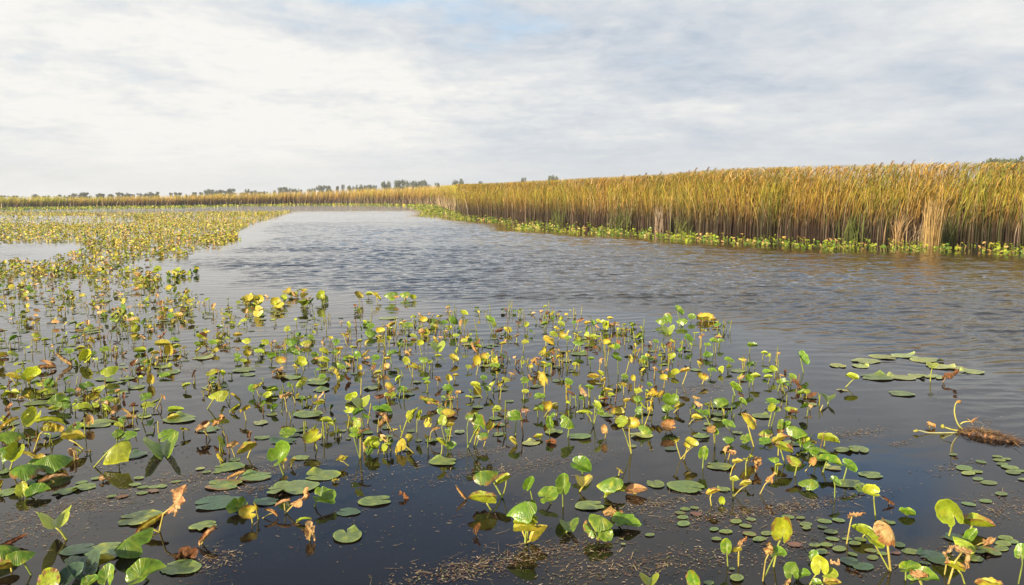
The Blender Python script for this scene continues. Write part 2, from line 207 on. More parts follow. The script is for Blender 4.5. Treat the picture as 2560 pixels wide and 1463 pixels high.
# leaves people will point at first: where in the photo, what to call them
LANDMARKS = [
 (137,1295,'winged olive leaf'),(443,1253,'tall torn tan leaf'),(336,1362,'glossy arched green leaf'),(1315,1313,'bright yellow boat-shaped leaf'),
 (1407,1209,'half-shaded upright green leaf'),(1532,1278,'jagged tan leaf stub'),(1955,1324,'cupped leaf with scorched rim'),(2211,1330,'scorched tan drooping leaf'),
 (2373,1283,'pale-lit cupped leaf'),(696,1133,'round bowl-shaped green leaf'),(1871,1054,'large drooping yellow leaf'),(1670,1063,'ruffled peach leaf'),
 (1637,983,'crinkled yellow leaf'),(1677,998,'round green leaf on slanting stalk'),(1029,1038,'clustered yellow leaf head'),(1195,1055,'shiny pale green leaf'),
 (404,1124,'open shell-like green leaf'),(506,1069,'ragged tan leaf'),(293,1131,'long yellow-green arched leaf'),(146,1005,'broad bright green leaf'),
 (123,957,'bright yellow arched leaf'),(212,890,'rounded yellow-green leaf'),(376,949,'upright yellow leaf'),(1186,870,'tan spear-like rolled leaf'),
 (1514,813,'round yellow-green leaf by open water'),(2008,894,'solitary leaf at the open water'),(2129,939,'yellow leaf beside the pad raft'),
 (2065,1094,'glossy yellow-green boat-shaped leaf'),(1213,1196,'big arched green leaf'),(780,1090,'shiny yellow-green cupped leaf'),
]
# ---------------------------------------------------------------- camera and pixel helpers
F = 1991.0                                   # focal length in photo pixels (2560 wide)
PITCH, ROLL = rad(6.93), rad(0.43)
cam_d = bpy.data.cameras.new('camera'); cam = bpy.data.objects.new('camera', cam_d); COL.objects.link(cam)
cam_d.sensor_width = 36; cam_d.lens = F / 2560 * 36; cam_d.clip_start = .05; cam_d.clip_end = 9000
CAM = np.array((0., 0., 2.))
Mc = Matrix.Rotation(rad(90) - PITCH, 3, 'X') @ Matrix.Rotation(-ROLL, 3, 'Z')
cam.matrix_world = Matrix.Translation(CAM) @ Mc.to_4x4()
scene.camera = cam
RT, UP, BK = (np.array(Mc.col[i]) for i in range(3))

def ray(px, py):
    return RT * ((px - 1280) / F) + UP * ((731.5 - py) / F) - BK
def ground(px, py, z=0.):
    d = ray(px, py); return CAM + d * ((z - CAM[2]) / d[2])
def at_depth(px, py, Y):
    d = ray(px, py); return CAM + d * ((Y - CAM[1]) / d[1])
def pix(p):
    q = np.asarray(p) - CAM
    x, y, z = q @ RT, q @ UP, -(q @ BK)
    return 1280 + F * x / z, 731.5 - F * y / z

def tag(o, label, cat=None, group=None, kind=None):
    o['label'] = label
    if cat: o['category'] = cat
    if group: o['group'] = group
    if kind: o['kind'] = kind
    return o

def mesh_obj(name, V, Fc, mat, parent=None, col=None, uv=None, smooth=True, loc=None):
    V = np.asarray(V, dtype=np.float32)
    me = bpy.data.meshes.new(name)
    if isinstance(Fc, np.ndarray):
        n, k = Fc.shape
        me.vertices.add(len(V)); me.vertices.foreach_set('co', V.ravel())
        me.loops.add(n * k); me.loops.foreach_set('vertex_index', Fc.astype(np.int32).ravel())
        me.polygons.add(n); me.polygons.foreach_set('loop_start', np.arange(0, n * k, k, dtype=np.int32))
        me.update(calc_edges=True)
    else:
        me.from_pydata(V.tolist(), [], Fc)
    if smooth: me.polygons.foreach_set('use_smooth', np.ones(len(me.polygons), dtype=bool))
    if col is not None:
        a = me.color_attributes.new('Col', 'FLOAT_COLOR', 'POINT')
        c = np.ones((len(V), 4), dtype=np.float32); c[:, :3] = col
        a.data.foreach_set('color', c.ravel())
    if uv is not None:
        a = me.attributes.new('leaf_uv', 'FLOAT_VECTOR', 'POINT')
        u = np.zeros((len(V), 3), dtype=np.float32); u[:, :2] = uv
        a.data.foreach_set('vector', u.ravel())
    me.materials.append(mat)
    me.update()
    o = bpy.data.objects.new(name, me); COL.objects.link(o)
    if loc is not None: o.location = loc
    if parent is not None: o.parent = parent
    return o

def empty(name, loc):
    o = bpy.data.objects.new(name, None); COL.objects.link(o); o.location = loc; o.empty_display_size = .1
    return o

def tube(pts, radii, n=6):
    """a tube along pts -> verts, quads"""
    pts = np.asarray(pts, float); m = len(pts)
    radii = np.broadcast_to(np.asarray(radii, float), (m,))
    V = np.zeros((m, n, 3)); tang = np.gradient(pts, axis=0)
    ref = np.array((.3, .2, 1.)) if abs(tang[0][2]) < abs(tang[0][0]) + abs(tang[0][1]) else np.array((1., .1, 0))
    for i in range(m):
        t = tang[i] / (np.linalg.norm(tang[i]) + 1e-9)
        a = np.cross(t, ref); a /= np.linalg.norm(a) + 1e-9; b = np.cross(t, a)
        for k in range(n):
            an = 2 * math.pi * k / n
            V[i, k] = pts[i] + radii[i] * (a * math.cos(an) + b * math.sin(an))
    Q = []
    for i in range(m - 1):
        for k in range(n):
            k2 = (k + 1) % n
            Q.append((i * n + k, i * n + k2, (i + 1) * n + k2, (i + 1) * n + k))
    Q = [q for q in Q]
    Q.append(tuple(range((m - 1) * n, m * n))); Q.append(tuple(reversed(range(n))))
    return V.reshape(-1, 3), Q

# ---------------------------------------------------------------- materials
def new_mat(name):
    m = bpy.data.materials.new(name); m.use_nodes = True
    nt = m.node_tree; nt.nodes.clear()
    return m, nt, nt.nodes, nt.links
def node(N, t, **kw):
    n = N.new(t)
    for k, v in kw.items():
        if k == 'inp':
            for a, b in v.items(): n.inputs[a].default_value = b
        else: setattr(n, k, v)
    return n

def leaf_material(name, rough, spec, trans, bump, veins, mott=.8):
    m, nt, N, L = new_mat(name)
    out = node(N, 'ShaderNodeOutputMaterial')
    at = node(N, 'ShaderNodeAttribute', attribute_name='Col')
    geo = node(N, 'ShaderNodeNewGeometry')
    nz = node(N, 'ShaderNodeTexNoise', inp={'Scale': 38., 'Detail': 4.}); L.new(geo.outputs['Position'], nz.inputs['Vector'])
    rmp = node(N, 'ShaderNodeMapRange', inp={'From Min': .3, 'From Max': .7, 'To Min': .72, 'To Max': 1.22}); L.new(nz.outputs['Fac'], rmp.inputs['Value'])
    mul = node(N, 'ShaderNodeMix', data_type='RGBA', blend_type='MULTIPLY', inp={'Factor': 1.})
    L.new(at.outputs['Color'], mul.inputs['A']); L.new(rmp.outputs['Result'], mul.inputs['B'])
    # brown age spots of their own shape
    sp = node(N, 'ShaderNodeTexNoise', inp={'Scale': 95., 'Detail': 2.}); L.new(geo.outputs['Position'], sp.inputs['Vector'])
    sr = node(N, 'ShaderNodeMapRange', inp={'From Min': .66, 'From Max': .72, 'To Min': 0., 'To Max': .7}); L.new(sp.outputs['Fac'], sr.inputs['Value'])
    mx = node(N, 'ShaderNodeMix', data_type='RGBA', inp={'B': (.13, .06, .02, 1)})
    L.new(sr.outputs['Result'], mx.inputs['Factor']); L.new(mul.outputs['Result'], mx.inputs['A'])
    n3 = node(N, 'ShaderNodeTexNoise', inp={'Scale': 16., 'Detail': 3., 'Roughness': .6}); L.new(geo.outputs['Position'], n3.inputs['Vector'])
    r3 = node(N, 'ShaderNodeMapRange', inp={'From Min': .5, 'From Max': .72, 'To Min': 0., 'To Max': mott}); L.new(n3.outputs['Fac'], r3.inputs['Value'])
    m3 = node(N, 'ShaderNodeMix', data_type='RGBA', blend_type='MULTIPLY', inp={'B': (1.12, .90, .80, 1)}); L.new(r3.outputs['Result'], m3.inputs['Factor']); L.new(mx.outputs['Result'], m3.inputs['A'])
    col = m3.outputs['Result']
    uv = node(N, 'ShaderNodeAttribute', attribute_name='leaf_uv')
    sx = node(N, 'ShaderNodeSeparateXYZ'); L.new(uv.outputs['Vector'], sx.inputs['Vector'])
    # veins fan out from the stalk: height from sin(theta * n)
    ml = node(N, 'ShaderNodeMath', operation='MULTIPLY', inp={1: 26.}); L.new(sx.outputs['Y'], ml.inputs[0])
    sn = node(N, 'ShaderNodeMath', operation='SINE'); L.new(ml.outputs[0], sn.inputs[0])
    pw = node(N, 'ShaderNodeMapRange', inp={'From Min': .75, 'From Max': 1., 'To Min': 0., 'To Max': 1.}); L.new(sn.outputs[0], pw.inputs['Value'])
    vc = node(N, 'ShaderNodeMix', data_type='RGBA', blend_type='ADD', inp={'B': (.05, .06, .015, 1)})
    vf = node(N, 'ShaderNodeMath', operation='MULTIPLY', inp={1: veins}); L.new(pw.outputs['Result'], vf.inputs[0])
    L.new(vf.outputs[0], vc.inputs['Factor']); L.new(col, vc.inputs['A'])
    hs = node(N, 'ShaderNodeMath', operation='MULTIPLY_ADD', inp={1: -.5 * veins}); L.new(pw.outputs['Result'], hs.inputs[0]); L.new(nz.outputs['Fac'], hs.inputs[2])
    bp = node(N, 'ShaderNodeBump', inp={'Strength': bump, 'Distance': .012}); L.new(hs.outputs[0], bp.inputs['Height'])
    bs = node(N, 'ShaderNodeBsdfPrincipled', inp={'Roughness': rough, 'Specular IOR Level': spec})
    L.new(vc.outputs['Result'], bs.inputs['Base Color']); L.new(bp.outputs['Normal'], bs.inputs['Normal'])
    tr = node(N, 'ShaderNodeBsdfTranslucent'); L.new(vc.outputs['Result'], tr.inputs['Color'])
    ms = node(N, 'ShaderNodeMixShader', inp={0: trans}); L.new(bs.outputs[0], ms.inputs[1]); L.new(tr.outputs[0], ms.inputs[2])
    L.new(ms.outputs[0], out.inputs['Surface'])
    return m

M_LEAF = leaf_material('lily_leaf_skin', .27, .5, .15, .4, .8)
M_DRY = leaf_material('dry_leaf_skin', .62, .3, .14, 1., .5, 1.3)
M_PAD = leaf_material('floating_pad_skin', .36, .5, .0, .3, .9)

def plain_attr_material(name, rough=.6, spec=.3, trans=0., scale=20., lo=.75, hi=1.25):
    m, nt, N, L = new_mat(name)
    out = node(N, 'ShaderNodeOutputMaterial')
    at = node(N, 'ShaderNodeAttribute', attribute_name='Col')
    geo = node(N, 'ShaderNodeNewGeometry')
    nz = node(N, 'ShaderNodeTexNoise', inp={'Scale': scale, 'Detail': 3.}); L.new(geo.outputs['Position'], nz.inputs['Vector'])
    rmp = node(N, 'ShaderNodeMapRange', inp={'From Min': .3, 'From Max': .7, 'To Min': lo, 'To Max': hi}); L.new(nz.outputs['Fac'], rmp.inputs['Value'])
    mul = node(N, 'ShaderNodeMix', data_type='RGBA', blend_type='MULTIPLY', inp={'Factor': 1.})
    L.new(at.outputs['Color'], mul.inputs['A']); L.new(rmp.outputs['Result'], mul.inputs['B'])
    bs = node(N, 'ShaderNodeBsdfPrincipled', inp={'Roughness': rough, 'Specular IOR Level': spec})
    L.new(mul.outputs['Result'], bs.inputs['Base Color'])
    sh = bs.outputs[0]
    if trans:
        tr = node(N, 'ShaderNodeBsdfTranslucent'); L.new(mul.outputs['Result'], tr.inputs['Color'])
        ms = node(N, 'ShaderNodeMixShader', inp={0: trans}); L.new(bs.outputs[0], ms.inputs[1]); L.new(tr.outputs[0], ms.inputs[2]); sh = ms.outputs[0]
    L.new(sh, out.inputs['Surface'])
    return m
M_STALK = plain_attr_material('stalk_skin', .45, .4)
M_REED = plain_attr_material('reed_blade', .55, .25, .2, scale=3.)
M_BARK = plain_attr_material('bark', .85, .2, scale=6.)
M_CROWN = plain_attr_material('tree_foliage', .7, .2, .15, scale=.6)
M_BITS = plain_attr_material('plant_bits', .8, .2)
M_ROOT = plain_attr_material('root_skin', .6, .5, scale=45., lo=.4, hi=1.5)

# ---------------------------------------------------------------- sky and sun
SUN_AZ, SUN_EL = rad(-139), rad(20)          # azimuth from +Y, clockwise: behind the camera, a little to the left
sun_dir = np.array((math.sin(SUN_AZ) * math.cos(SUN_EL), math.cos(SUN_AZ) * math.cos(SUN_EL), math.sin(SUN_EL)))
sd = bpy.data.lights.new('sun', 'SUN'); sun = bpy.data.objects.new('sun', sd); COL.objects.link(sun)
sd.energy = 5.0; sd.angle = rad(.5); sd.color = (1., .84, .61)
sun.rotation_euler = Vector(sun_dir).to_track_quat('Z', 'Y').to_euler(); sun.location = (-20, -40, 30)

w = bpy.data.worlds.new('World'); scene.world = w; w.use_nodes = True
nt = w.node_tree; N = nt.nodes; L = nt.links; N.clear()
out = node(N, 'ShaderNodeOutputWorld'); bg = node(N, 'ShaderNodeBackground', inp={'Strength': .1}); L.new(bg.outputs[0], out.inputs['Surface'])
sky = node(N, 'ShaderNodeTexSky', sky_type='NISHITA', sun_disc=False, sun_elevation=SUN_EL, sun_rotation=SUN_AZ % (2 * math.pi), air_density=1., dust_density=1.2, ozone_density=1.2)
tc = node(N, 'ShaderNodeTexCoord')
sx = node(N, 'ShaderNodeSeparateXYZ'); L.new(tc.outputs['Generated'], sx.inputs[0])
def math_(op, a, b=None, c=None, clamp=False):
    n = node(N, 'ShaderNodeMath', operation=op, use_clamp=clamp)
    for i, v in enumerate((a, b, c)):
        if v is None: continue
        if isinstance(v, (int, float)): n.inputs[i].default_value = v
        else: L.new(v, n.inputs[i])
    return n.outputs[0]
def remap(v, a, b, c, d, smooth=True):
    n = node(N, 'ShaderNodeMapRange', interpolation_type='SMOOTHSTEP' if smooth else 'LINEAR', inp={'From Min': a, 'From Max': b, 'To Min': c, 'To Max': d})
    L.new(v, n.inputs['Value']); return n.outputs['Result']
zc = math_('MAXIMUM', sx.outputs['Z'], 0.)
den = math_('ADD', zc, .15)
u = math_('DIVIDE', sx.outputs['X'], den); v = math_('DIVIDE', sx.outputs['Y'], den)
cv = node(N, 'ShaderNodeCombineXYZ'); L.new(u, cv.inputs[0]); L.new(v, cv.inputs[1])
def noise(scale, detail, rough, off, dist=0., sy=1.):
    mp = node(N, 'ShaderNodeMapping'); mp.inputs['Location'].default_value = off; mp.inputs['Scale'].default_value = (1, sy, 1); L.new(cv.outputs[0], mp.inputs['Vector'])
    n = node(N, 'ShaderNodeTexNoise', inp={'Scale': scale, 'Detail': detail, 'Roughness': rough, 'Distortion': dist}); L.new(mp.outputs[0], n.inputs['Vector'])
    return n.outputs['Fac']
big = noise(.46, 5., .52, (3.1, 7.7, 0))
mid = noise(1.35, 7., .58, (1.3, 2.9, 0), .3)
fine = noise(4.6, 7., .62, (8.2, 1.1, 0), .5)
az = math_('ARCTAN2', sx.outputs['X'], sx.outputs['Y'])         # 0 straight ahead, negative to the left
# cover: almost closed cloud with a few blue gaps; one larger gap stands high ahead and to the left
def blob(a0, sa, z0, sz):
    da = math_('DIVIDE', math_('SUBTRACT', az, a0), sa); dz = math_('DIVIDE', math_('SUBTRACT', zc, z0), sz)
    r2 = math_('ADD', math_('MULTIPLY', da, da), math_('MULTIPLY', dz, dz))
    return math_('EXPONENT', math_('MULTIPLY', r2, -1.))
gap = math_('ADD', math_('ADD', math_('MULTIPLY', blob(-.24, .2, .40, .095), .38), math_('MULTIPLY', blob(-.19, .10, .24, .022), .15)),
            math_('ADD', math_('MULTIPLY', blob(.42, .16, .335, .06), .3), math_('ADD', remap(zc, .34, .62, 0., .16), remap(math_('ABSOLUTE', az), 1.9, 2.6, 0., .12))))
cov = math_('SUBTRACT', math_('ADD', math_('MULTIPLY', big, .45), math_('MULTIPLY', mid, .55)), gap)
cover = remap(cov, .27, .43, 0., 1.)
cover = math_('MAXIMUM', cover, remap(zc, .03, .10, .93, 0.))
# cloud light: bright to the left, greyer to the right, texture from the noises
lr = remap(az, -.62, .5, 1., 0.)
tex = math_('ADD', math_('MULTIPLY', math_('SUBTRACT', mid, .5), 1.0), math_('MULTIPLY', math_('SUBTRACT', fine, .5), .5))
puff = noise(11., 5., .6, (2.2, 5.1, 0), .4)
tex = math_('ADD', tex, math_('MULTIPLY', math_('MULTIPLY', math_('SUBTRACT', puff, .5), remap(az, -.1, .5, .75, .3)), .55))
tex = math_('ADD', tex, math_('MULTIPLY', math_('SUBTRACT', big, .5), 1.4))
hor = remap(zc, .0, .11, 0., 1.)
tex = math_('MULTIPLY', tex, math_('ADD', math_('MULTIPLY', hor, .8), .2))
bright = math_('ADD', math_('ADD', math_('MULTIPLY', lr, .32), .63), tex)
bright = math_('ADD', bright, math_('MULTIPLY', math_('MULTIPLY', blob(-.5, .5, .14, .1), hor), .12))
lo = node(N, 'ShaderNodeMix', data_type='RGBA', inp={'A': (2.65, 3.3, 4.25, 1), 'B': (6.5, 6.42, 6.15, 1)})
bf = remap(bright, .3, 1.05, 0., 1., False); L.new(bf, lo.inputs['Factor'])
mixc = node(N, 'ShaderNodeMix', data_type='RGBA'); L.new(cover, mixc.inputs['Factor']); L.new(lo.outputs['Result'], mixc.inputs['B'])
vm = node(N, 'ShaderNodeVectorMath', operation='SCALE', inp={'Scale': 1.35}); L.new(sky.outputs['Color'], vm.inputs[0]); L.new(vm.outputs[0], mixc.inputs['A'])
L.new(mixc.outputs['Result'], bg.inputs['Color'])

scene.view_settings.view_transform = 'Standard'; scene.view_settings.look = 'None'; scene.view_settings.gamma = 1; scene.view_settings.exposure = .56
scene.cycles.max_bounces = 6; scene.cycles.diffuse_bounces = 2; scene.cycles.glossy_bounces = 3; scene.cycles.transmission_bounces = 3
scene.cycles.transparent_max_bounces = 8; scene.cycles.caustics_reflective = False; scene.cycles.caustics_refractive = False
# ---------------------------------------------------------------- shores
# photo x, foot of the reeds, top of the reeds
BANK = [(3300, 655, 395), (2900, 640, 398), (2542, 609, 406), (2316, 605, 409), (2165, 599, 413), (1977, 595, 418), (1788, 586, 424), (1644, 572, 437), (1441, 559, 447), (1272, 545, 456),
        (1168, 538, 461), (1140, 531, 461), (1090, 513, 462), (1010, 510.5, 465), (860, 509.5, 470.5), (740, 510.5, 474.5), (600, 512, 479), (430, 514.2, 485), (215, 516.6, 488), (0, 519.2, 486.5), (-300, 522.5, 488), (-800, 529, 490)]
bank_pt, bank_h = [], []
for px, by, ty in BANK:
    g = ground(px, by); bank_pt.append(g); bank_h.append(max(2.6, at_depth(px, ty, g[1])[2] * (1.035 if px > 1135 else (1.06 if px > 855 else 1.))))
bank_pt = np.array(bank_pt); bank_h = np.array(bank_h)

# pond bed, water sheet, marsh ground
def sheet(name, xs, ys, z, mat):
    X, Y = np.meshgrid(xs, ys); V = np.stack([X.ravel(), Y.ravel(), np.full(X.size, z)], 1)
    nx, ny = len(xs), len(ys); I = np.arange(nx * ny).reshape(ny, nx)
    Q = np.stack([I[:-1, :-1].ravel(), I[:-1, 1:].ravel(), I[1:, 1:].ravel(), I[1:, :-1].ravel()], 1)
    return mesh_obj(name, V, Q, mat), V

m, nt, N, L = new_mat('mud'); out = node(N, 'ShaderNodeOutputMaterial'); bs = node(N, 'ShaderNodeBsdfPrincipled', inp={'Roughness': .9, 'Specular IOR Level': .1})
geo = node(N, 'ShaderNodeNewGeometry'); nz = node(N, 'ShaderNodeTexNoise', inp={'Scale': 5., 'Detail': 7., 'Roughness': .7}); L.new(geo.outputs['Position'], nz.inputs['Vector'])
cr = node(N, 'ShaderNodeValToRGB'); cr.color_ramp.elements[0].position = .35; cr.color_ramp.elements[0].color = (.012, .009, .007, 1); cr.color_ramp.elements[1].position = .75; cr.color_ramp.elements[1].color = (.10, .07, .045, 1)
L.new(nz.outputs['Fac'], cr.inputs['Fac']); L.new(cr.outputs['Color'], bs.inputs['Base Color']); L.new(bs.outputs[0], out.inputs['Surface']); M_MUD = m
m, nt, N, L = new_mat('marsh_soil'); out = node(N, 'ShaderNodeOutputMaterial'); bs = node(N, 'ShaderNodeBsdfPrincipled', inp={'Roughness': .95, 'Specular IOR Level': .1})
geo = node(N, 'ShaderNodeNewGeometry'); nz = node(N, 'ShaderNodeTexNoise', inp={'Scale': 1.3, 'Detail': 8., 'Roughness': .7}); L.new(geo.outputs['Position'], nz.inputs['Vector'])
cr = node(N, 'ShaderNodeValToRGB'); cr.color_ramp.elements[0].position = .3; cr.color_ramp.elements[0].color = (.03, .022, .013, 1); cr.color_ramp.elements[1].position = .7; cr.color_ramp.elements[1].color = (.14, .10, .05, 1)
L.new(nz.outputs['Fac'], cr.inputs['Fac']); L.new(cr.outputs['Color'], bs.inputs['Base Color']); L.new(bs.outputs[0], out.inputs['Surface']); M_SOIL = m

o, _ = sheet('pond_bed', [-4000, 4000], [-200, 6000], -.55, M_MUD); tag(o, 'dark muddy bed below the pond water', kind='structure')

def ground_from(pts, back):
    """soil from the bank line backwards to the horizon"""
    n = len(pts); V = [(*p[:2], -.5) for p in pts] + [(*p[:2], .03) for p in back]
    return V
# soil: strip behind the bank (a gentle step), then a wide sheet to the horizon
nrm = []
for i in range(len(bank_pt)):
    a = bank_pt[max(0, i - 1)]; b = bank_pt[min(len(bank_pt) - 1, i + 1)]; t = (b - a)[:2]; t /= np.linalg.norm(t)
    nrm.append(np.array((t[1], -t[0])))     # points away from the water
nrm = np.array(nrm)
if (nrm[3] @ np.array((1., .3))) < 0: nrm = -nrm
rows = []
for off, z in ((-.25, -.5), (.15, .02), (1.5, .06)):
    rows.append(np.column_stack([bank_pt[:, :2] + nrm * off, np.full(len(bank_pt), z)]))
far = np.column_stack([bank_pt[:, :2] * 1., np.full(len(bank_pt), .08)])
far[:, :2] = bank_pt[:, :2] + nrm * 6; rows.append(far)
horizon = []
for p in bank_pt:
    d = p[:2] / np.linalg.norm(p[:2]); q = d * 5200; horizon.append((q[0], q[1], .1))
rows.append(np.array(horizon))
nb = len(bank_pt); V = np.concatenate(rows); Q = []
for r in range(len(rows) - 1):
    for i in range(nb - 1): Q.append((r * nb + i, r * nb + i + 1, (r + 1) * nb + i + 1, (r + 1) * nb + i))
o = mesh_obj('marsh_ground', V, Q, M_SOIL, smooth=False); tag(o, 'brown marsh soil under the reeds out to the horizon', kind='structure')

# water: ripples are quiet among the leaves, livelier in the open
def water_material():
    m, nt, N, L = new_mat('pond_water'); out = node(N, 'ShaderNodeOutputMaterial')
    geo = node(N, 'ShaderNodeNewGeometry'); at = node(N, 'ShaderNodeAttribute', attribute_name='ripple')
    def wave(scale, rot, sy, detail, off, dist=.0):
        mp = node(N, 'ShaderNodeMapping'); mp.inputs['Rotation'].default_value = (0, 0, rot); mp.inputs['Scale'].default_value = (1, sy, 1); mp.inputs['Location'].default_value = off
        L.new(geo.outputs['Position'], mp.inputs['Vector'])
        n = node(N, 'ShaderNodeTexNoise', inp={'Scale': scale, 'Detail': detail, 'Roughness': .5, 'Distortion': dist}); L.new(mp.outputs[0], n.inputs['Vector']); return n.outputs['Fac']
    b = wave(5.5, -.12, 1.8, 3., (5, 3, 0), .3); c = wave(14., -.3, 1.5, 2., (1, 9, 0))
    ad2 = node(N, 'ShaderNodeMath', operation='MULTIPLY_ADD', inp={1: .35}); L.new(c, ad2.inputs[0]); L.new(b, ad2.inputs[2])
    hh = node(N, 'ShaderNodeMath', operation='MULTIPLY'); L.new(ad2.outputs[0], hh.inputs[0]); L.new(at.outputs['Fac'], hh.inputs[1])
    bp = node(N, 'ShaderNodeBump', inp={'Strength': 1., 'Distance': WAVE}); L.new(hh.outputs[0], bp.inputs['Height'])
    fr = node(N, 'ShaderNodeFresnel', inp={'IOR': 1.33}); L.new(bp.outputs['Normal'], fr.inputs['Normal'])
    gl = node(N, 'ShaderNodeBsdfGlossy', inp={'Roughness': .03, 'Color': (1, 1, 1, 1)}); L.new(bp.outputs['Normal'], gl.inputs['Normal'])
    df = node(N, 'ShaderNodeBsdfDiffuse', inp={'Color': (.026, .0195, .0145, 1)})
    tr = node(N, 'ShaderNodeBsdfTransparent', inp={'Color': (.42, .31, .20, 1)})
    body = node(N, 'ShaderNodeMixShader', inp={0: .5}); L.new(df.outputs[0], body.inputs[1]); L.new(tr.outputs[0], body.inputs[2])
    ms = node(N, 'ShaderNodeMixShader'); L.new(fr.outputs[0], ms.inputs[0]); L.new(body.outputs[0], ms.inputs[1]); L.new(gl.outputs[0], ms.inputs[2])
    L.new(ms.outputs[0], out.inputs['Surface']); return m
WAVE = .012
M_WATER = water_material()
# ---------------------------------------------------------------- reeds
def strips(P, H, lean, yaw, width, col0, col1, col2, nseg, curve, tipdrop=0., start=0.):
    """P (n,3) feet, H heights, lean (n,2) tip offset, yaw blade facing -> one array mesh of tapered bent blades"""
    n = len(P); t = np.linspace(0, 1, nseg + 1)[None, :]
    x = P[:, 0:1] + lean[:, 0:1] * t ** curve; y = P[:, 1:2] + lean[:, 1:2] * t ** curve
    z = P[:, 2:3] + H[:, None] * (t - tipdrop * t ** 4)
    wd = width[:, None] * (1 - .82 * np.clip((t - .35) / .65, 0, 1) ** 1.3) * .5
    dx, dy = np.cos(yaw)[:, None] * wd, np.sin(yaw)[:, None] * wd
    A = np.stack([x - dx, y - dy, z], -1); B = np.stack([x + dx, y + dy, z], -1)
    V = np.stack([A, B], 2).reshape(-1, 3)
    m = nseg + 1; base = (np.arange(n) * m * 2)[:, None] + (np.arange(nseg) * 2)[None, :]
    Q = np.stack([base, base + 1, base + 3, base + 2], -1).reshape(-1, 4)
    tt = t[..., None]
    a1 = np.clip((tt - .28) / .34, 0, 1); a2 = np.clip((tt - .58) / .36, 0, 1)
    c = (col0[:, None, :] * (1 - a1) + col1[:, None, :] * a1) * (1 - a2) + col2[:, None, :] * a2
    C = np.repeat(c[:, :, None, :], 2, 2).reshape(-1, 3)
    return V, Q, C
def join(parts):
    Vs, Qs, Cs, k = [], [], [], 0
    for V, Q, C in parts: Vs.append(V); Qs.append(Q + k); Cs.append(C); k += len(V)
    return np.concatenate(Vs), np.concatenate(Qs), np.concatenate(Cs)
def smooth_noise(s, seed):
    r = np.random.default_rng(seed); out = np.zeros_like(s)
    for k in range(7):
        out += math.sin(k + 1) ** 2 * np.sin(s * r.uniform(.15, 2.2) + r.uniform(0, 6.28))
    return out / 2.2

def bank_sample(i0, i1, per_m, depth, rng):
    """feet spread along bank segments i0..i1, per_m blades per metre of shore, depth scale behind it"""
    P, Hh, S, s0 = [], [], [], 0.
    for i in range(i0, i1):
        a, b = bank_pt[i], bank_pt[i + 1]; ln = np.linalg.norm(b - a); n = int(ln * (per_m(np.linalg.norm((a + b) / 2)) if callable(per_m) else per_m))
        t = rng.random(n); back = depth * rng.random(n) ** 1.6
        nn = nrm[i][None, :] * (1 - t[:, None]) + nrm[i + 1][None, :] * t[:, None]
        p = a[None, :2] * (1 - t[:, None]) + b[None, :2] * t[:, None] + nn * back[:, None]
        P.append(np.column_stack([p, np.zeros(n)])); Hh.append(bank_h[i] * (1 - t) + bank_h[i + 1] * t); S.append(s0 + t * ln); s0 += ln
        P[-1][:, 2] = back
    P = np.concatenate(P); back = P[:, 2].copy(); P[:, 2] = 0
    return P, np.concatenate(Hh), np.concatenate(S), back

C_ = lambda *a: np.array(a, float)
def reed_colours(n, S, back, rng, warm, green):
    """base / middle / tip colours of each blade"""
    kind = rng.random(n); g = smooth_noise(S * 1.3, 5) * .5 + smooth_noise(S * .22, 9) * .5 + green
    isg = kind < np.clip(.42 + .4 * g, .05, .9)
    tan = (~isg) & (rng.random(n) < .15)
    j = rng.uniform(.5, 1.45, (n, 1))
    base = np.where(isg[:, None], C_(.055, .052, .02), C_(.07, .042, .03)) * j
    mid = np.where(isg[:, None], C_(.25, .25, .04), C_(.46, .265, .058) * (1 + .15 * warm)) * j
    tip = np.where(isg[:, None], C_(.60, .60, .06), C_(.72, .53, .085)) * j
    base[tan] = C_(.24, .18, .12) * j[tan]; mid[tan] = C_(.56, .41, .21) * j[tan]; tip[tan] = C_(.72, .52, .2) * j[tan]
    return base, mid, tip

rng = np.random.default_rng(3)
parts = []
NEAR0, NEAR1 = 0, 11
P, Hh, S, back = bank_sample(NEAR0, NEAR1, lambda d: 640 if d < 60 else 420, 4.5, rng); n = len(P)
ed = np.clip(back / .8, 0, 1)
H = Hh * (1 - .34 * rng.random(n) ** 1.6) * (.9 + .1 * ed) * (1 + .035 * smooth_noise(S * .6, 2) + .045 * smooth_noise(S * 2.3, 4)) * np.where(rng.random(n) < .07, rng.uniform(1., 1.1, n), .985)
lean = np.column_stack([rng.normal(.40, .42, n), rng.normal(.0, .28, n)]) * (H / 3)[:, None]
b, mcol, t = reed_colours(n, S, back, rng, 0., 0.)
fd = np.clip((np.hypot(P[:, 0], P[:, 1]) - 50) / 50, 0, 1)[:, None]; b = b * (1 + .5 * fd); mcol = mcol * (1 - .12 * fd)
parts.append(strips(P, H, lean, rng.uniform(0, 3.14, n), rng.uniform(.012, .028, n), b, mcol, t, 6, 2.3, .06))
# bent and broken leaf ends that fill the upper half
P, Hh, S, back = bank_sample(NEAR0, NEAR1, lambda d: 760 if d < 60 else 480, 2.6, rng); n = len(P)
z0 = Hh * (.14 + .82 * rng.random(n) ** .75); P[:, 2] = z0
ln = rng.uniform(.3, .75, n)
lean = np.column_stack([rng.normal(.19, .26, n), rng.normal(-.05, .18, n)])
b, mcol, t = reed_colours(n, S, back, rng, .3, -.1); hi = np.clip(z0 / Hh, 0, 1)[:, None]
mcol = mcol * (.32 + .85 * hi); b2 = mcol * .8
parts.append(strips(P, np.minimum(ln, Hh * 1.0 - z0), lean, rng.uniform(0, 3.14, n), rng.uniform(.018, .034, n), b2, mcol, t * (.32 + .75 * hi), 3, 1.6, .25))
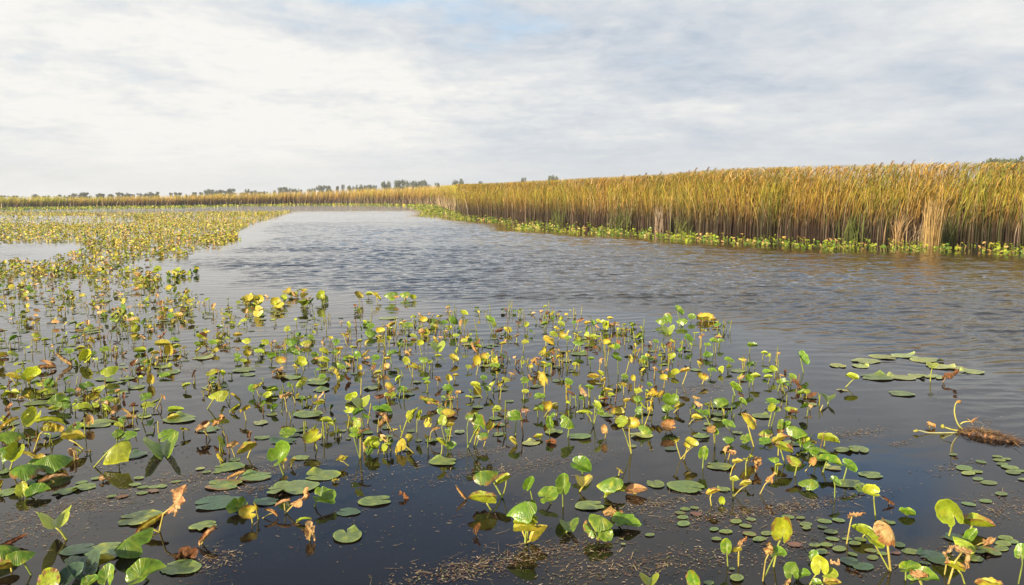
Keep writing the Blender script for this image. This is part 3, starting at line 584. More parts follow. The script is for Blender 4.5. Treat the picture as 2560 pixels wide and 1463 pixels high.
# the bed thins out round the bend
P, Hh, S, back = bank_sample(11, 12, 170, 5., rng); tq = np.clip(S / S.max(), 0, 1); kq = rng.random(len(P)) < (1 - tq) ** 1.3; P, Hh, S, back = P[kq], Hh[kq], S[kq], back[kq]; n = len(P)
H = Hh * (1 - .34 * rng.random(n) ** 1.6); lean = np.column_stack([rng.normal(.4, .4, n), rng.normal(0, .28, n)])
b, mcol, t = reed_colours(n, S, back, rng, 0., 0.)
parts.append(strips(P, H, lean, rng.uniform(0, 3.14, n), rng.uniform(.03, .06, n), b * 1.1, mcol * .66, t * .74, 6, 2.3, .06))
# pale dead stems leaning at the foot of the bed
P, Hh, S, back = bank_sample(NEAR0, NEAR1, 9, .8, rng); n = len(P)
H = rng.uniform(.7, 1.9, n); lean = np.column_stack([rng.normal(0, .35, n), rng.normal(0, .2, n)]) * H[:, None] * .6
c = C_(.30, .225, .16) * rng.uniform(.4, 1.3, (n, 1))
parts.append(strips(P, H, lean, rng.uniform(0, 3.14, n), rng.uniform(.012, .024, n), c * .75, c, c, 3, 1.1))
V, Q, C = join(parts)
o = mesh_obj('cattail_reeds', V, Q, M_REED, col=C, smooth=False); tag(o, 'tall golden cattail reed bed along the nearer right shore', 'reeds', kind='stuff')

parts = []
P, Hh, S, back = bank_sample(11, nb - 1, lambda d: 110 if d > 120 else 170, 9.0, rng); n = len(P)
dist = np.linalg.norm(P[:, :2], axis=1)
H = Hh * rng.uniform(.6, 1., n) * (.84 + .16 * np.clip(back / 3, 0, 1)) * (1.03 + .03 * smooth_noise(S * .2, 12))
lean = np.column_stack([rng.normal(.3, .3, n), rng.normal(0, .2, n)])
pxs = 1280 + F * P[:, 0] / P[:, 1]
gl = np.clip((330 - pxs) / 260, 0, 1)                    # greener towards the left end of the far shore
b, mcol, t = reed_colours(n, S * .35, back, rng, .6, gl * .9 - .5)
mcol = mcol * (1 + .25 * gl[:, None]); t = t * (1 - .05 * gl[:, None]); rmp_ = np.clip((1110 - pxs) / 500, 0, 1)[:, None]; b = b * (1.1 + .7 * rmp_ + 1.8 * gl[:, None]); mcol = mcol * (.72 + .28 * rmp_); t = t * (.86 + .14 * rmp_)
t[:, 1] *= (.95 + .10 * gl); mcol[:, 1] *= (1 + .15 * gl)
parts.append(strips(P, H, lean, rng.uniform(0, 3.14, n), rng.uniform(.03, .06, n) * np.clip(dist / 110, .6, 2.2), b, mcol, t, 4, 2.2, .05))
P, Hh, S, back = bank_sample(11, nb - 1, 9, .6, rng); n = len(P)
H = rng.uniform(.8, 2.2, n); lean = np.column_stack([rng.normal(0, .3, n), rng.normal(0, .2, n)])
c = C_(.50, .38, .22) * rng.uniform(.6, 1.2, (n, 1))
parts.append(strips(P, H, lean, rng.uniform(0, 3.14, n), rng.uniform(.06, .14, n), c * .9, c, c * .9, 2, 1.1))
V, Q, C = join(parts)
o = mesh_obj('far_reeds', V, Q, M_REED, col=C, smooth=False); tag(o, 'orange and green reed bed lining the far shore', 'reeds', kind='stuff')

# reed plumes that stand above the near bed: each a stalk with a feathery head
def plume_meshes(seed):
    r = np.random.default_rng(seed)
    pts = [(0, 0, 0), (.03, 0, 1.2), (.10, 0, 2.3), (.24, 0, 3.05)]
    sv, sq = tube(pts, [.007, .006, .005, .003], 5)
    n = 34; t = r.random(n); P = np.column_stack([.18 + .12 * t + r.normal(0, .012, n), r.normal(0, .012, n), 2.95 + .25 * t])
    ln = .13 * (1 - .6 * t) * r.uniform(.7, 1.2, n); le = np.column_stack([r.normal(.10, .06, n), r.normal(0, .06, n)])
    c = C_(.34, .22, .13) * r.uniform(.7, 1.4, (n, 1))
    pv, pq, pc = strips(P, ln, le, r.uniform(0, 3.14, n), r.uniform(.02, .04, n), c, c, c * 1.2, 3, 1.5, .2)
    return (sv, sq), (pv, pq, pc)
pl_protos = []
PL = [(1548, 436), (1585, 432), (1604, 428), (1640, 430), (1686, 423), (1713, 419), (1730, 416), (1742, 420), (1755, 417), (1772, 419), (1790, 419), (1815, 421), (1850, 417), (1873, 418), (1905, 417), (1934, 414), (1955, 415), (1981, 411), (2003, 413), (2030, 414), (2052, 411),
      (2075, 412), (2101, 409), (2120, 411), (2146, 408), (2166, 406), (2181, 403), (2213, 402), (2235, 404), (2262, 400), (2280, 403), (2318, 405), (2341, 407), (2365, 403), (2395, 405), (2432, 404)]
bx = [p[0] for p in BANK][::-1]; bi = list(range(len(BANK)))[::-1]
for k, (px, ty) in enumerate(PL):
    fi = np.interp(px, bx, bi); i = int(fi); tt = fi - i
    g = bank_pt[i] * (1 - tt) + bank_pt[min(i + 1, nb - 1)] * tt; nn = nrm[i] * (1 - tt) + nrm[min(i + 1, nb - 1)] * tt
    g = g.copy(); g[:2] += nn * random.uniform(1.2, 2.6)
    q = ground(px, pix(g)[1]) if False else at_depth(px, 500, g[1]); top = at_depth(px, ty + random.uniform(0, 9), g[1])[2]
    if k < 3:
        root = empty('plume_reed', (q[0], q[1], 0)); (sv, sq), (pv, pq, pc) = plume_meshes(k)
        mesh_obj('stalk', sv, sq, M_REED, root, col=np.tile(C_(.36, .26, .12), (len(sv), 1)))
        mesh_obj('plume', pv, pq, M_REED, root, col=pc, smooth=False); pl_protos.append(root)
    else:
        src = pl_protos[k % 3]; root = src.copy(); COL.objects.link(root); root.location = (q[0], q[1], 0)
        for ch in src.children:
            c = ch.copy(); COL.objects.link(c); c.parent = root
    root.scale = (1., 1., top / 3.2); root.rotation_euler = (0, 0, random.uniform(-.7, .7))
    tag(root, 'brown feathery seed plume rising above the near cattail bed', 'reed plume', 'plumes above the near reed bed')

# the pale dead clump that stands forward of the bed, and the lone leaning stalks
rng = np.random.default_rng(21)
def clump(name, px, by, ty, spread, n, colr, label, cat, lean_sd=.25, fan=0.):
    g = ground(px, by); top = at_depth(px, ty, g[1])[2]
    P = np.column_stack([rng.normal(0, spread, n), rng.normal(0, spread * .6, n), np.zeros(n)])
    H = top * rng.uniform(.45, 1., n); lean = np.column_stack([rng.normal(.05, lean_sd, n) + fan * P[:, 0], rng.normal(-.03, .12, n)])
    c = C_(*colr) * rng.uniform(.6, 1.3, (n, 1))
    V, Q, C = strips(P, H, lean, rng.uniform(0, 3.14, n), rng.uniform(.018, .036, n), c * .9, c, c * 1.05, 4, 1.5, .1)
    o = mesh_obj(name, V, Q, M_REED, col=C, smooth=False, loc=(g[0], g[1], 0)); return tag(o, label, cat)
clump('dead_reed_clump', 2327, 616, 470, .14, 200, (.50, .345, .14), 'pale straw-coloured dead reed clump standing forward of the right shore', 'reed clump', .16)
clump('dead_reed_clump', 2300, 606, 540, .22, 60, (.42, .31, .18), 'low tan dead reeds beside the pale straw-coloured clump', 'reed clump', .4)
clump('dead_reed_clump', 1645, 578, 505, .12, 70, (.46, .35, .24), 'thin pale reed clump in the middle of the right shore', 'reed clump', .15)
clump('dead_reed_clump', 2245, 604, 520, .14, 60, (.45, .30, .14), 'slanting tan reed clump on the right shore left of the straw clump', 'reed clump', .3)
clump('green_reed_clump', 1395, 558, 506, .3, 45, (.15, .18, .04), 'green reed clump in the dry brown bed near the far bend', 'reed clump')
clump('green_reed_clump', 1550, 569, 508, .35, 55, (.15, .18, .04), 'broad green reed clump midway along the right shore', 'reed clump')
clump('green_reed_clump', 2125, 600, 512, .28, 50, (.14, .17, .04), 'green reed clump standing left of the straw-coloured dead clump', 'reed clump')
clump('green_reed_clump', 2365, 608, 520, .22, 45, (.16, .18, .05), 'green reed clump just right of the straw-coloured dead clump', 'reed clump')
clump('green_reed_clump', 1705, 580, 528, .26, 40, (.17, .19, .04), 'short green reed tuft on the right shore behind the yellow-green fringe', 'reed clump')
def stalk_thing(name, p0, p1, r, colr, label, cat):
    g = np.array(p0); V, Q = tube([np.array((0, 0, -.2)), (np.array(p1) - g) * .5 + (.01, 0, 0), np.array(p1) - g], [r, r * .9, r * .6], 6)
    o = mesh_obj(name, V, Q, M_REED, col=np.tile(C_(*colr), (len(V), 1)), loc=g); return tag(o, label, cat)
g = ground(1172, 542); stalk_thing('dead_stalk', g, at_depth(1163, 498, g[1]), .035, (.5, .42, .34), 'thin pale dead stalk leaning at the corner of the near reeds', 'dead stalk')
g = ground(2400, 604); stalk_thing('dead_stalk', g, at_depth(2378, 560, g[1] - .3), .018, (.4, .3, .2), 'broken brown stalk leaning left on the right shore', 'dead stalk')
g = ground(2345, 612); stalk_thing('dead_stalk', g, at_depth(2360, 560, g[1] - .3), .02, (.55, .42, .22), 'broken straw stalk leaning right out of the dead clump', 'dead stalk')

# ---------------------------------------------------------------- trees on the skyline
def tree_proto(seed, tall):
    r = np.random.default_rng(seed); root = empty('tree', (0, 0, 0))
    tv, tq = tube([(0, 0, 0), (.01, 0, .25), (-.01, .01, .5), (.01, 0, .8)], [.03, .024, .018, .007], 6)
    Vs, Qs, k = [tv], list(tq), len(tv)
    for a in range(6):
        an = r.uniform(0, 6.28); z = r.uniform(.25, .6); e = np.array((math.cos(an) * .25, math.sin(an) * .25, z + r.uniform(.1, .25)))
        lv, lq = tube([(0, 0, z), e * .5 + np.array((0, 0, z * .5)), e], [.014, .009, .004], 5); Qs += [tuple(i + k for i in q) for q in lq]; Vs.append(lv); k += len(lv)
    tv = np.concatenate(Vs); mesh_obj('trunk', tv, Qs, M_BARK, root, col=np.tile(C_(.09, .07, .055), (len(tv), 1)))
    nc = 13; cen = np.column_stack([r.normal(0, .17, nc), r.normal(0, .17, nc), r.uniform(.26 if tall else .16, .85, nc)]); cr_ = r.uniform(.14, .24, nc)
    n = 1000; w_ = r.integers(0, nc, n); d = r.normal(0, 1, (n, 3)); d /= np.linalg.norm(d, axis=1)[:, None]
    p = cen[w_] + d * (cr_[w_] * r.random(n) ** .4)[:, None] * np.array((1, 1, .8))
    p[:, 2] = np.clip(p[:, 2], .08, 1.)
    a = r.normal(0, 1, (n, 3)); a /= np.linalg.norm(a, axis=1)[:, None]; b = np.cross(a, r.normal(0, 1, (n, 3))); b /= np.linalg.norm(b, axis=1)[:, None]
    s = r.uniform(.025, .055, (n, 1)); V = np.stack([p - a * s - b * s * .6, p + a * s - b * s * .6, p + a * s + b * s * .6, p - a * s + b * s * .6], 1).reshape(-1, 3)
    Q = np.arange(n * 4).reshape(n, 4); c = np.repeat(C_(.13, .15, .08) * r.uniform(.6, 1.4, (n, 1)), 4, 0)
    mesh_obj('crown', V, Q, M_CROWN, root, col=c, smooth=False); return root
TR = []
for x, t, w_ in [(30, 308, 60), (200, 318, 80), (530, 308, 90), (660, 318, 60), (715, 293, 40), (820, 303, 60), (880, 283, 40), (945, 298, 40), (1020, 283, 60), (1090, 278, 80), (1160, 280, 90), (1240, 276, 80), (1310, 298, 80), (1440, 298, 60), (1500, 293, 80), (1620, 270, 100), (1760, 268, 60), (1840, 272, 90), (1915, 268, 70), (1965, 293, 50), (2065, 263, 70), (2150, 260, 80), (2240, 258, 100), (2330, 255, 50), (2530, 278, 50)]:
    TR.append((x * .16876, 430 + t * .16876, w_ * .16876))
for x, t, w_ in [(60, 278, 60), (110, 288, 40), (210, 288, 40), (340, 278, 60), (430, 273, 60), (490, 253, 60), (540, 232, 90), (620, 222, 90), (700, 212, 110), (790, 243, 60), (880, 222, 130), (1040, 238, 70), (1110, 233, 60), (1180, 248, 60), (1230, 253, 60), (1300, 238, 90), (1370, 263, 40), (1520, 238, 40), (1610, 202, 70), (1680, 208, 70), (1745, 213, 40), (1790, 228, 40), (1850, 233, 50), (1915, 238, 40), (2030, 238, 50), (2100, 213, 50), (2180, 172, 60), (2220, 182, 70), (2300, 175, 80), (2445, 192, 40), (2525, 188, 50)]:
    TR.append((430 + x * .16876, 430 + t * .16876, w_ * .16876))
for x, t, w_ in [(85, 213, 60), (230, 208, 90), (300, 205, 70), (380, 208, 80), (450, 206, 70), (595, 146, 85), (650, 158, 80), (810, 124, 90), (870, 128, 70), (915, 126, 80), (1025, 137, 80), (1075, 152, 40), (1200, 122, 90), (1130, 148, 60), (1390, 162, 70), (1645, 122, 60), (1720, 119, 80), (1765, 138, 40), (2020, 152, 60)]:
    TR.append((860 + x * .16876, 430 + t * .16876, w_ * .16876))
TR += [(1307, 443, 16), (1381, 438, 17), (1390, 443, 16), (2478, 405, 40), (2500, 401, 50), (2524, 397, 55), (2548, 394, 55), (2580, 391, 60), (2615, 388, 60), (2660, 390, 60)]
tp = [tree_proto(i, i % 2) for i in range(5)]
used = set()
TREES = []
for k, (px, ty, wd) in enumerate(TR):
    D = random.uniform(620, 820) if px < 2400 else random.uniform(240, 270)
    q = at_depth(px, ty + (2.5 if px < 420 else (1. if px < 855 else (-5. if px < 2000 else -9.))), D); h = max(q[2] * (random.uniform(.72, 1.04) if px < 700 else 1.), 3.); wm = wd / F * D * random.uniform(.75, 1.1)
    i = k % 5
    if i in used:
        src = tp[i]; root = src.copy(); COL.objects.link(root)
        for ch in src.children:
            c = ch.copy(); COL.objects.link(c); c.parent = root
    else: root = tp[i]; used.add(i)
    root.location = (q[0], D, 0); root.scale = (wm / .62, wm / .62, h); root.rotation_euler = (0, 0, random.uniform(0, 6.28))
    TREES.append((px, ty, wd, h, root))
TREES.sort(key=lambda t: t[0])
def ordinal(n): return ['first', 'second', 'third', 'fourth', 'fifth', 'sixth', 'seventh', 'eighth', 'ninth', 'tenth', 'eleventh', 'twelfth', 'thirteenth', 'fourteenth', 'fifteenth', 'sixteenth', 'seventeenth', 'eighteenth', 'nineteenth', 'twentieth'][n - 1] if n <= 20 else str(n) + 'th'
ZN = [(-50, 220, 'above the greener reeds at the left end'), (220, 420, 'above the orange far reeds near the left'), (420, 700, 'around the pale rounded grove left of centre'), (700, 900, 'above the far shore behind the lily bed tip'), (900, 1200, 'in the spaced clumps above the far bend'),
      (1200, 1420, 'peeping over the near reed bed'), (2400, 2800, 'in the dark wood behind the right reeds')]
for a, b, ph in ZN:
    zs = [t for t in TREES if a <= t[0] < b]
    for j, t in enumerate(zs):
        w_ = 'rounded bushy' if t[2] > 12 else ('narrow upright' if t[2] < 8.5 else 'small leafy')
        tag(t[4], f'{w_} tree, {ordinal(j + 1)} from left {ph}', 'tree', 'trees along the skyline')
# ---------------------------------------------------------------- lily leaves
SLOPE = .215
BASE = {'g': (.115, .225, .014), 'y': (.33, .40, .024), 'Y': (.56, .48, .05), 't': (.70, .43, .17), 'B': (.24, .10, .04), 'k': (.05, .10, .05), 'o': (.42, .34, .06)}
PADC = {'g': (.14, .21, .05), 'y': (.30, .35, .10), 't': (.25, .16, .08), 'B': (.22, .09, .05), 'Y': (.34, .30, .08), 'o': (.28, .24, .08), 'k': (.05, .10, .05)}

def leaf_shape(form, nr, nt, r):
    """heart-shaped leaf, unit length, stalk at the origin, tip at +x, upper face +z -> verts, faces, (rho, theta)"""
    dl = r.uniform(.06, .2) if form in 'fp' else r.uniform(.12, .4)
    if form == 'p': dl = 0.0
    th = np.linspace(-math.pi + dl, math.pi - dl, nt + 1) if form != 'p' else np.linspace(-math.pi, math.pi, nt + 1)[:-1]
    a, b, c0 = (.5, r.uniform(.37, .43), .10) if form != 'p' else (.5, r.uniform(.33, .40), 0.)
    cs, sn = np.cos(th), np.sin(th)
    A = (cs / a) ** 2 + (sn / b) ** 2; Bq = -2 * c0 * cs / a ** 2; Cq = (c0 / a) ** 2 - 1
    R = (-Bq + np.sqrt(Bq ** 2 - 4 * A * Cq)) / (2 * A)
    if form != 'p':
        e = np.clip((np.abs(th) - (math.pi - dl - .55)) / .55, 0, 1); R = R * (1 - .33 * e ** 2.2)
    wob = r.uniform(.008, .034) if form != 'p' else .004
    R = R * (1 + wob * np.sin(th * r.integers(5, 9) + r.uniform(0, 6)) + wob * .6 * np.sin(th * r.integers(11, 17)))
    if form != 'p' and nt > 12:
        for _ in range(r.integers(0, 4)):
            t0 = r.uniform(-2.7, 2.7); R = R * (1 - r.uniform(.06, .26) * np.clip(1 - np.abs(th - t0) / r.uniform(.1, .28), 0, 1) ** .7)
    rho = np.linspace(0, 1, nr + 1)[1:]
    X = np.concatenate([[0.], (rho[:, None] * (R * cs)[None, :]).ravel()]); Y = np.concatenate([[0.], (rho[:, None] * (R * sn)[None, :]).ravel()])
    RH = np.concatenate([[0.], np.repeat(rho, len(th))]); TH = np.concatenate([[0.], np.tile(th, nr)])
    Z = np.zeros_like(X); m = len(th)
    def fold(phi):
        nonlocal Y, Z
        ab = np.sqrt(Y * Y + .0012) - .035
        Z += ab * math.sin(phi); Y = Y * math.cos(phi)
    def bend(k):
        nonlocal X, Z
        if abs(k) < 1e-3: return
        an = k * X; X2 = np.sin(an) / k - Z * np.sin(an); Z = (1 - np.cos(an)) / k + Z * np.cos(an); X = X2
    rip = lambda amp: amp * RH ** 3 * (np.sin(TH * r.integers(2, 5) + r.uniform(0, 6)) + .5 * np.sin(TH * r.integers(5, 9) + r.uniform(0, 6)))
    if form == 'u': Z += rip(.04); fold(rad(r.choice((r.uniform(8, 22), r.uniform(25, 48))))); bend(r.uniform(-.9, .7))
    elif form == 'v': Z += rip(.02) + .5 * Y * Y * r.uniform(-.3, .8); fold(rad(r.uniform(34, 48))); bend(r.uniform(-.3, .6))
    elif form == 'b': Z += rip(.02); fold(rad(r.uniform(48, 66))); bend(r.uniform(.1, .9))
    elif form == 'd': Z += rip(.02); Z -= .9 * Y * Y; fold(rad(r.uniform(-46, -20))); bend(r.uniform(-1.7, -.8))
    elif form == 'c': Z += rip(.03) + 1.35 * (X * X * .7 + Y * Y); fold(rad(r.uniform(12, 34)))
    elif form == 'w':
        Y = Y * r.uniform(.75, 1.0)
        for o_ in range(6):
            f = r.uniform(6, 12) * (1.38 ** o_); p = r.uniform(0, 6.28); an = r.uniform(0, 3.14); ph = (X * math.cos(an) + Y * math.sin(an)) * f + p
            am = r.uniform(.05, .09) * (.78 ** o_); fd_ = np.clip(RH * 1.6, 0, 1)
            Z += am * (1 - 2 * np.abs(np.sin(ph * .5))) * fd_; X = X + .45 * am * np.sin(ph * 1.3 + 1) * fd_; Y = Y + .5 * am * np.cos(ph * .8 + 2) * fd_
        u = Y / .41 * r.uniform(.8, 2.0); ra = r.uniform(.15, .26); tw = X * r.uniform(-1.4, 1.4)
        Y, Z = ra * np.sin(u + tw) + Z * .35, ra * (1 - np.cos(u + tw)) * 1.1 + Z
        bend(r.uniform(-1.8, 1.8))
    elif form == 'r':
        u = Y / .41 * r.uniform(2.2, 3.3); ra = r.uniform(.07, .11) * (1 - .5 * np.clip(X, 0, 1)); Y, Z = ra * np.sin(u), ra * (1 - np.cos(u))
        Z += .012 * np.sin(X * 30 + u); bend(r.uniform(-1.3, 1.0))
    elif form == 'f':
        Z += .012 * RH ** 2 * np.sin(TH * 3 + r.uniform(0, 6))
        if r.random() < .6:       # a lifted bit of margin
            t0 = r.uniform(-2.6, 2.6); dd = np.abs((TH - t0 + math.pi) % (2 * math.pi) - math.pi); Z += .13 * np.clip(1 - dd / r.uniform(.35, .8), 0, 1) ** 1.5 * np.clip((RH - .5) / .5, 0, 1) ** 1.5
        Z -= Z.min()
    elif form == 'p': Z += .006 * np.sin(TH * 2); Z -= Z.min()
    Fc = []; clos = form == 'p'; last = m if clos else m - 1
    for j in range(last):
        j2 = (j + 1) % m; Fc.append((0, 1 + j, 1 + j2))
        for i in range(nr - 1): Fc.append((1 + i * m + j, 1 + (i + 1) * m + j, 1 + (i + 1) * m + j2, 1 + i * m + j2))
    return np.column_stack([X, Y, Z]), Fc, RH, TH

def leaf_colour(c, RH, TH, r, pads=False):
    base = np.array((PADC if pads else BASE).get(c, BASE['g'])) * r.uniform(.82, 1.18) * np.array((r.uniform(.9, 1.12), 1, r.uniform(.8, 1.2)))
    n = (np.sin(TH * r.uniform(2, 4) + r.uniform(0, 6)) * np.sin(RH * r.uniform(3, 7) + r.uniform(0, 6)) + np.sin(TH * r.uniform(6, 9) + 3 * RH + r.uniform(0, 6)) * .5) / 1.5
    C = np.tile(base, (len(RH), 1)) * (1 + .16 * n[:, None])
    if c in 'gy':                     # greener beside yellower parts of one blade
        m_ = np.clip(n * 1.3 - .05, 0, 1)[:, None] * r.uniform(.1, .95); C = C * (1 - m_) + np.array((.34, .36, .03)) * m_
    if c in 'tB': C *= (1 - .45 * np.clip(n * 2, 0, 1))[:, None]
    if c in 'Y':
        m_ = np.clip(-n * 1.6, 0, 1)[:, None] * r.uniform(.1, .9); C = C * (1 - m_) + np.array((.30, .35, .03)) * m_
        m_ = np.clip(n * 1.6 - .5, 0, 1)[:, None] * r.uniform(0, .8); C = C * (1 - m_) + np.array((.50, .27, .08)) * m_
    if c in 'gyk': C = C * (1 + .55 * np.clip((RH - .9) / .1, 0, 1))[:, None]  # pale margin, plus the highlight along the blade's edge painted into the colour
    # scorched margin
    k = {'Y': .75, 'y': .35, 't': .6, 'g': .12, 'B': .3, 'k': 0}[c] * (.5 if pads else 1)
    if r.random() < k:
        m_ = (np.clip((RH - r.uniform(.62, .85)) / .12, 0, 1) * np.clip(.6 + n * 1.6, 0, 1))[:, None]; C = C * (1 - m_) + np.array((.30, .13, .04)) * r.uniform(.6, 1.1) * m_
    return np.clip(C, .004, .75)

# ---- read the survey
ENT = []
ox = oy = sc = 0
for line in SURVEY.strip().splitlines():
    if line.startswith('T '): _, ox, oy, sc = line.split(); ox, oy, sc = float(ox), float(oy), float(sc); continue
    for e in line.split(';'):
        k = e.split(); form, c = k[0], k[1]; v = [float(x) for x in k[2:]]
        cx, cy = ox + v[0] * sc, oy + v[1] * sc
        if form == 'p': ENT.append(dict(form='p', c=c, x=cx, y=cy, w=v[2] * sc, h=0, rot=0, foot=None)); continue
        ft = (ox + v[5] * sc, oy + v[6] * sc) if len(v) > 5 else None
        ENT.append(dict(form=form, c=c, x=cx, y=cy, w=v[2] * sc, h=v[3] * sc, rot=v[4], foot=ft))
keep = []
for e in ENT:                     # the survey tiles overlap: drop what was read twice
    if any(abs(e['x'] - k['x']) < 9 and abs(e['y'] - k['y']) < 7 and (e['form'] in 'fp') == (k['form'] in 'fp') and abs(e['w'] - k['w']) < .5 * k['w'] for k in keep): continue
    keep.append(e)
ENT = keep

PI = math.pi
def place(e, r, nr, nt):
    """world-space blade (and stalk) for a survey entry"""
    form = e['form']
    if form in 'fp':
        g = ground(e['x'], e['y']); dist = np.linalg.norm(g - CAM); Lm = e['w'] / F * dist * (1.0 if form == 'f' else .95)
        V, Fc, RH, TH = leaf_shape(form, nr, nt, r); yaw = r.uniform(0, 2 * PI) if form == 'f' else r.normal(0, .5) + rad(e['rot'])
        if form == 'f' and e['w'] > 55: yaw = rad(e['rot']) + r.choice((0, PI)) + r.normal(0, .25)
        if form == 'f' and abs(e['rot'] + 30) < 1: yaw = rad(-70)
        V = V * Lm; cy, sy = math.cos(yaw), math.sin(yaw)
        off = np.array((.1 * Lm, 0)) if form == 'f' else np.zeros(2)
        W = np.column_stack([(V[:, 0] - off[0]) * cy - V[:, 1] * sy, (V[:, 0] - off[0]) * sy + V[:, 1] * cy, V[:, 2] + .004 + r.uniform(0, .004)])
        e['L'] = Lm; e['foot3'] = g; e['ctr'] = g
        return W, Fc, RH, TH, None
    g = ground(*e['foot']) if e['foot'] else ground(e['x'], e['y'] + e['h'] * .7)
    c3 = at_depth(e['x'], e['y'], g[1]); dist = np.linalg.norm(c3 - CAM); fw = (c3 - CAM) / dist; wm = e['w'] / F * dist
    e['foot3'] = g
    if form == 's':
        e['L'] = wm; e['ctr'] = c3; return None, None, None, None, (g, c3)
    rt = np.cross(fw, (0, 0, 1.)); rt /= np.linalg.norm(rt); up = np.cross(rt, fw)
    # the photo's roll is in the camera, so tilt angles are measured in the picture plane
    rot = rad(e['rot']) - ROLL * 0
    e1 = math.cos(rot) * rt + math.sin(rot) * up; p = -math.sin(rot) * rt + math.cos(rot) * up
    V, Fc, RH, TH = leaf_shape(form, nr, nt, r)
    if form == 'v':
        Lm = wm / .60; yd = -e1; xd = fw * .85 + up * r.uniform(.2, .5); xd -= yd * (xd @ yd); xd /= np.linalg.norm(xd); zd = np.cross(xd, yd)
    else:
        s = {'b': .38, 'r': .5}.get(form, min(.97, max(.3, e['h'] / (.8 * e['w']))))
        if form in 'bdw': s = min(.9, max(.25, s * r.uniform(.8, 1.1)))
        e2 = s * p + math.sqrt(1 - s * s) * fw; zd = np.cross(e1, e2); xd, yd = e1, e2
        if form == 'w':
            a = r.normal(0, .7); yd, zd = yd * math.cos(a) + zd * math.sin(a), zd * math.cos(a) - yd * math.sin(a)
        if r.random() < .5 and form in 'bdcr' and abs(math.cos(rot)) > .5:      # tip to the other side
            xd, yd = -xd, -yd
        Lm = wm
        if form in 'cw': Lm = wm * 1.12
    Rm = np.stack([xd, yd, zd], 1); W = (V * Lm) @ Rm.T
    a, b = W @ rt, W @ up; mid = rt * (a.max() + a.min()) / 2 + up * (b.max() + b.min()) / 2
    # fit the long side to what was measured
    ext = max(np.ptp(W @ e1), 1e-4); kf = min(1.5, max(.6, wm / ext)) * .93; W *= kf; mid *= kf; Lm *= kf
    org = c3 - mid; W = W + org
    zmin = W[:, 2].min(); lim = .004 if e['c'] != 'B' else -.02
    if zmin < lim: W[:, 2] += lim - zmin; org = org + np.array((0, 0, lim - zmin))
    e['L'] = Lm; e['ctr'] = W.mean(0)
    return W, Fc, RH, TH, (g, org)

def stalk_mesh(g, top, r, L):
    rr = np.clip(.022 * L + .0016, .0032, .0068); h = max(top[2], .01)
    p0 = g + np.array((r.normal(0, .03), r.normal(0, .03), -.28)); p1 = g.copy(); p2 = g * .45 + top * .55 + np.array((r.normal(0, .05) * h, 0, .12 * h)); 
    return tube([p0, p1, p2, top], [rr * 1.1, rr * 1.1, rr, rr * .85], 6)
def stalk_colour(c, n, r):
    return np.tile(np.array({'g': (.24, .30, .05), 'y': (.34, .36, .06), 'Y': (.46, .40, .07), 't': (.44, .36, .09), 'B': (.26, .16, .07), 'k': (.12, .15, .05), 'o': (.4, .36, .07)}[c]) * r.uniform(.85, 1.15), (n, 1))

up_ = [e for e in ENT if e['form'] not in 'fp']; up_.sort(key=lambda e: -(e['w'] * max(e['h'], .3 * e['w'])))
SINGLE = up_[:296]; REST = up_[296:]; PADS = [e for e in ENT if e['form'] == 'f']; SMALL = [e for e in ENT if e['form'] == 'p']
r = np.random.default_rng(99)
for e in SINGLE:
    big = e['w'] > 40
    W, Fc, RH, TH, st = place(e, r, *((12, 52) if e['form'] in 'w' else ((8, 40) if big else (5, 24))))
    g = e['foot3']; root = empty('lily_leaf', g); e['obj'] = root
    dry = e['c'] in 'tB' or e['form'] in 'w'
    if st is not None:
        sv, sq = stalk_mesh(st[0], st[1], r, e['L'] if e['form'] != 's' else .2)
        mesh_obj('stalk', sv - g, sq, M_STALK, root, col=stalk_colour(e['c'], len(sv), r))
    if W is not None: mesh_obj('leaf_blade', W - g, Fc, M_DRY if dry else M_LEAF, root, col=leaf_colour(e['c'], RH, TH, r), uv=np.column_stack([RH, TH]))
    else:
        bv = [(0.0, 0, .0), (.0, 0, .012), (.002, 0, .022)]; sv, sq = tube([st[1] + np.array(q) for q in bv], [.006, .012, .004], 6)
        mesh_obj('bud', sv - g, sq, M_STALK, root, col=stalk_colour('Y', len(sv), r))
for e in PADS + SMALL:
    f_ = e['form'] == 'f'
    W, Fc, RH, TH, st = place(e, r, 5 if f_ else 3, 32 if f_ else 18)
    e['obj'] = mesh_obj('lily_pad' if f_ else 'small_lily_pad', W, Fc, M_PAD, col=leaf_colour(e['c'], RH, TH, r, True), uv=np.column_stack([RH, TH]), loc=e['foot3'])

# ---- labels: look first, then where it stands next to something one can find
CN = {'g': 'green', 'y': 'yellow-green', 'Y': 'yellow', 't': 'tan', 'B': 'dark brown', 'k': 'dusky green'}
FN = {'u': 'open leaf', 'v': 'winged leaf', 'b': 'boat-shaped leaf', 'd': 'arched leaf', 'c': 'cupped leaf', 'w': 'crumpled leaf', 'r': 'rolled leaf', 's': 'bare bud stalk', 'f': 'floating pad', 'p': 'small oval floating pad'}
def desc(e):
    c, f_, L_ = e['c'], e['form'], e['L']
    s = ''
    if f_ == 'f': s = 'large ' if L_ > .3 else ('small ' if L_ < .17 else '')
    elif f_ not in 'ps': s = 'large ' if L_ > .26 else ('small ' if L_ < .15 else '')
    t = ''
    if f_ not in 'fps':
        h = e['ctr'][2]; t = ' on a tall stalk' if h > .24 else (' close to the water' if h < .07 else ' on a short stalk')
    return f'{s}{CN[c]} {FN[f_]}{t}'
ALL = SINGLE + PADS + SMALL
LM = []
for lx, ly, ph in LANDMARKS:
    e = min((k for k in SINGLE if 'lm' not in k), key=lambda k: (k['x'] - lx) ** 2 + (k['y'] - ly) ** 2); e['lm'] = ph; LM.append((e['x'], e['y'], ph, e))
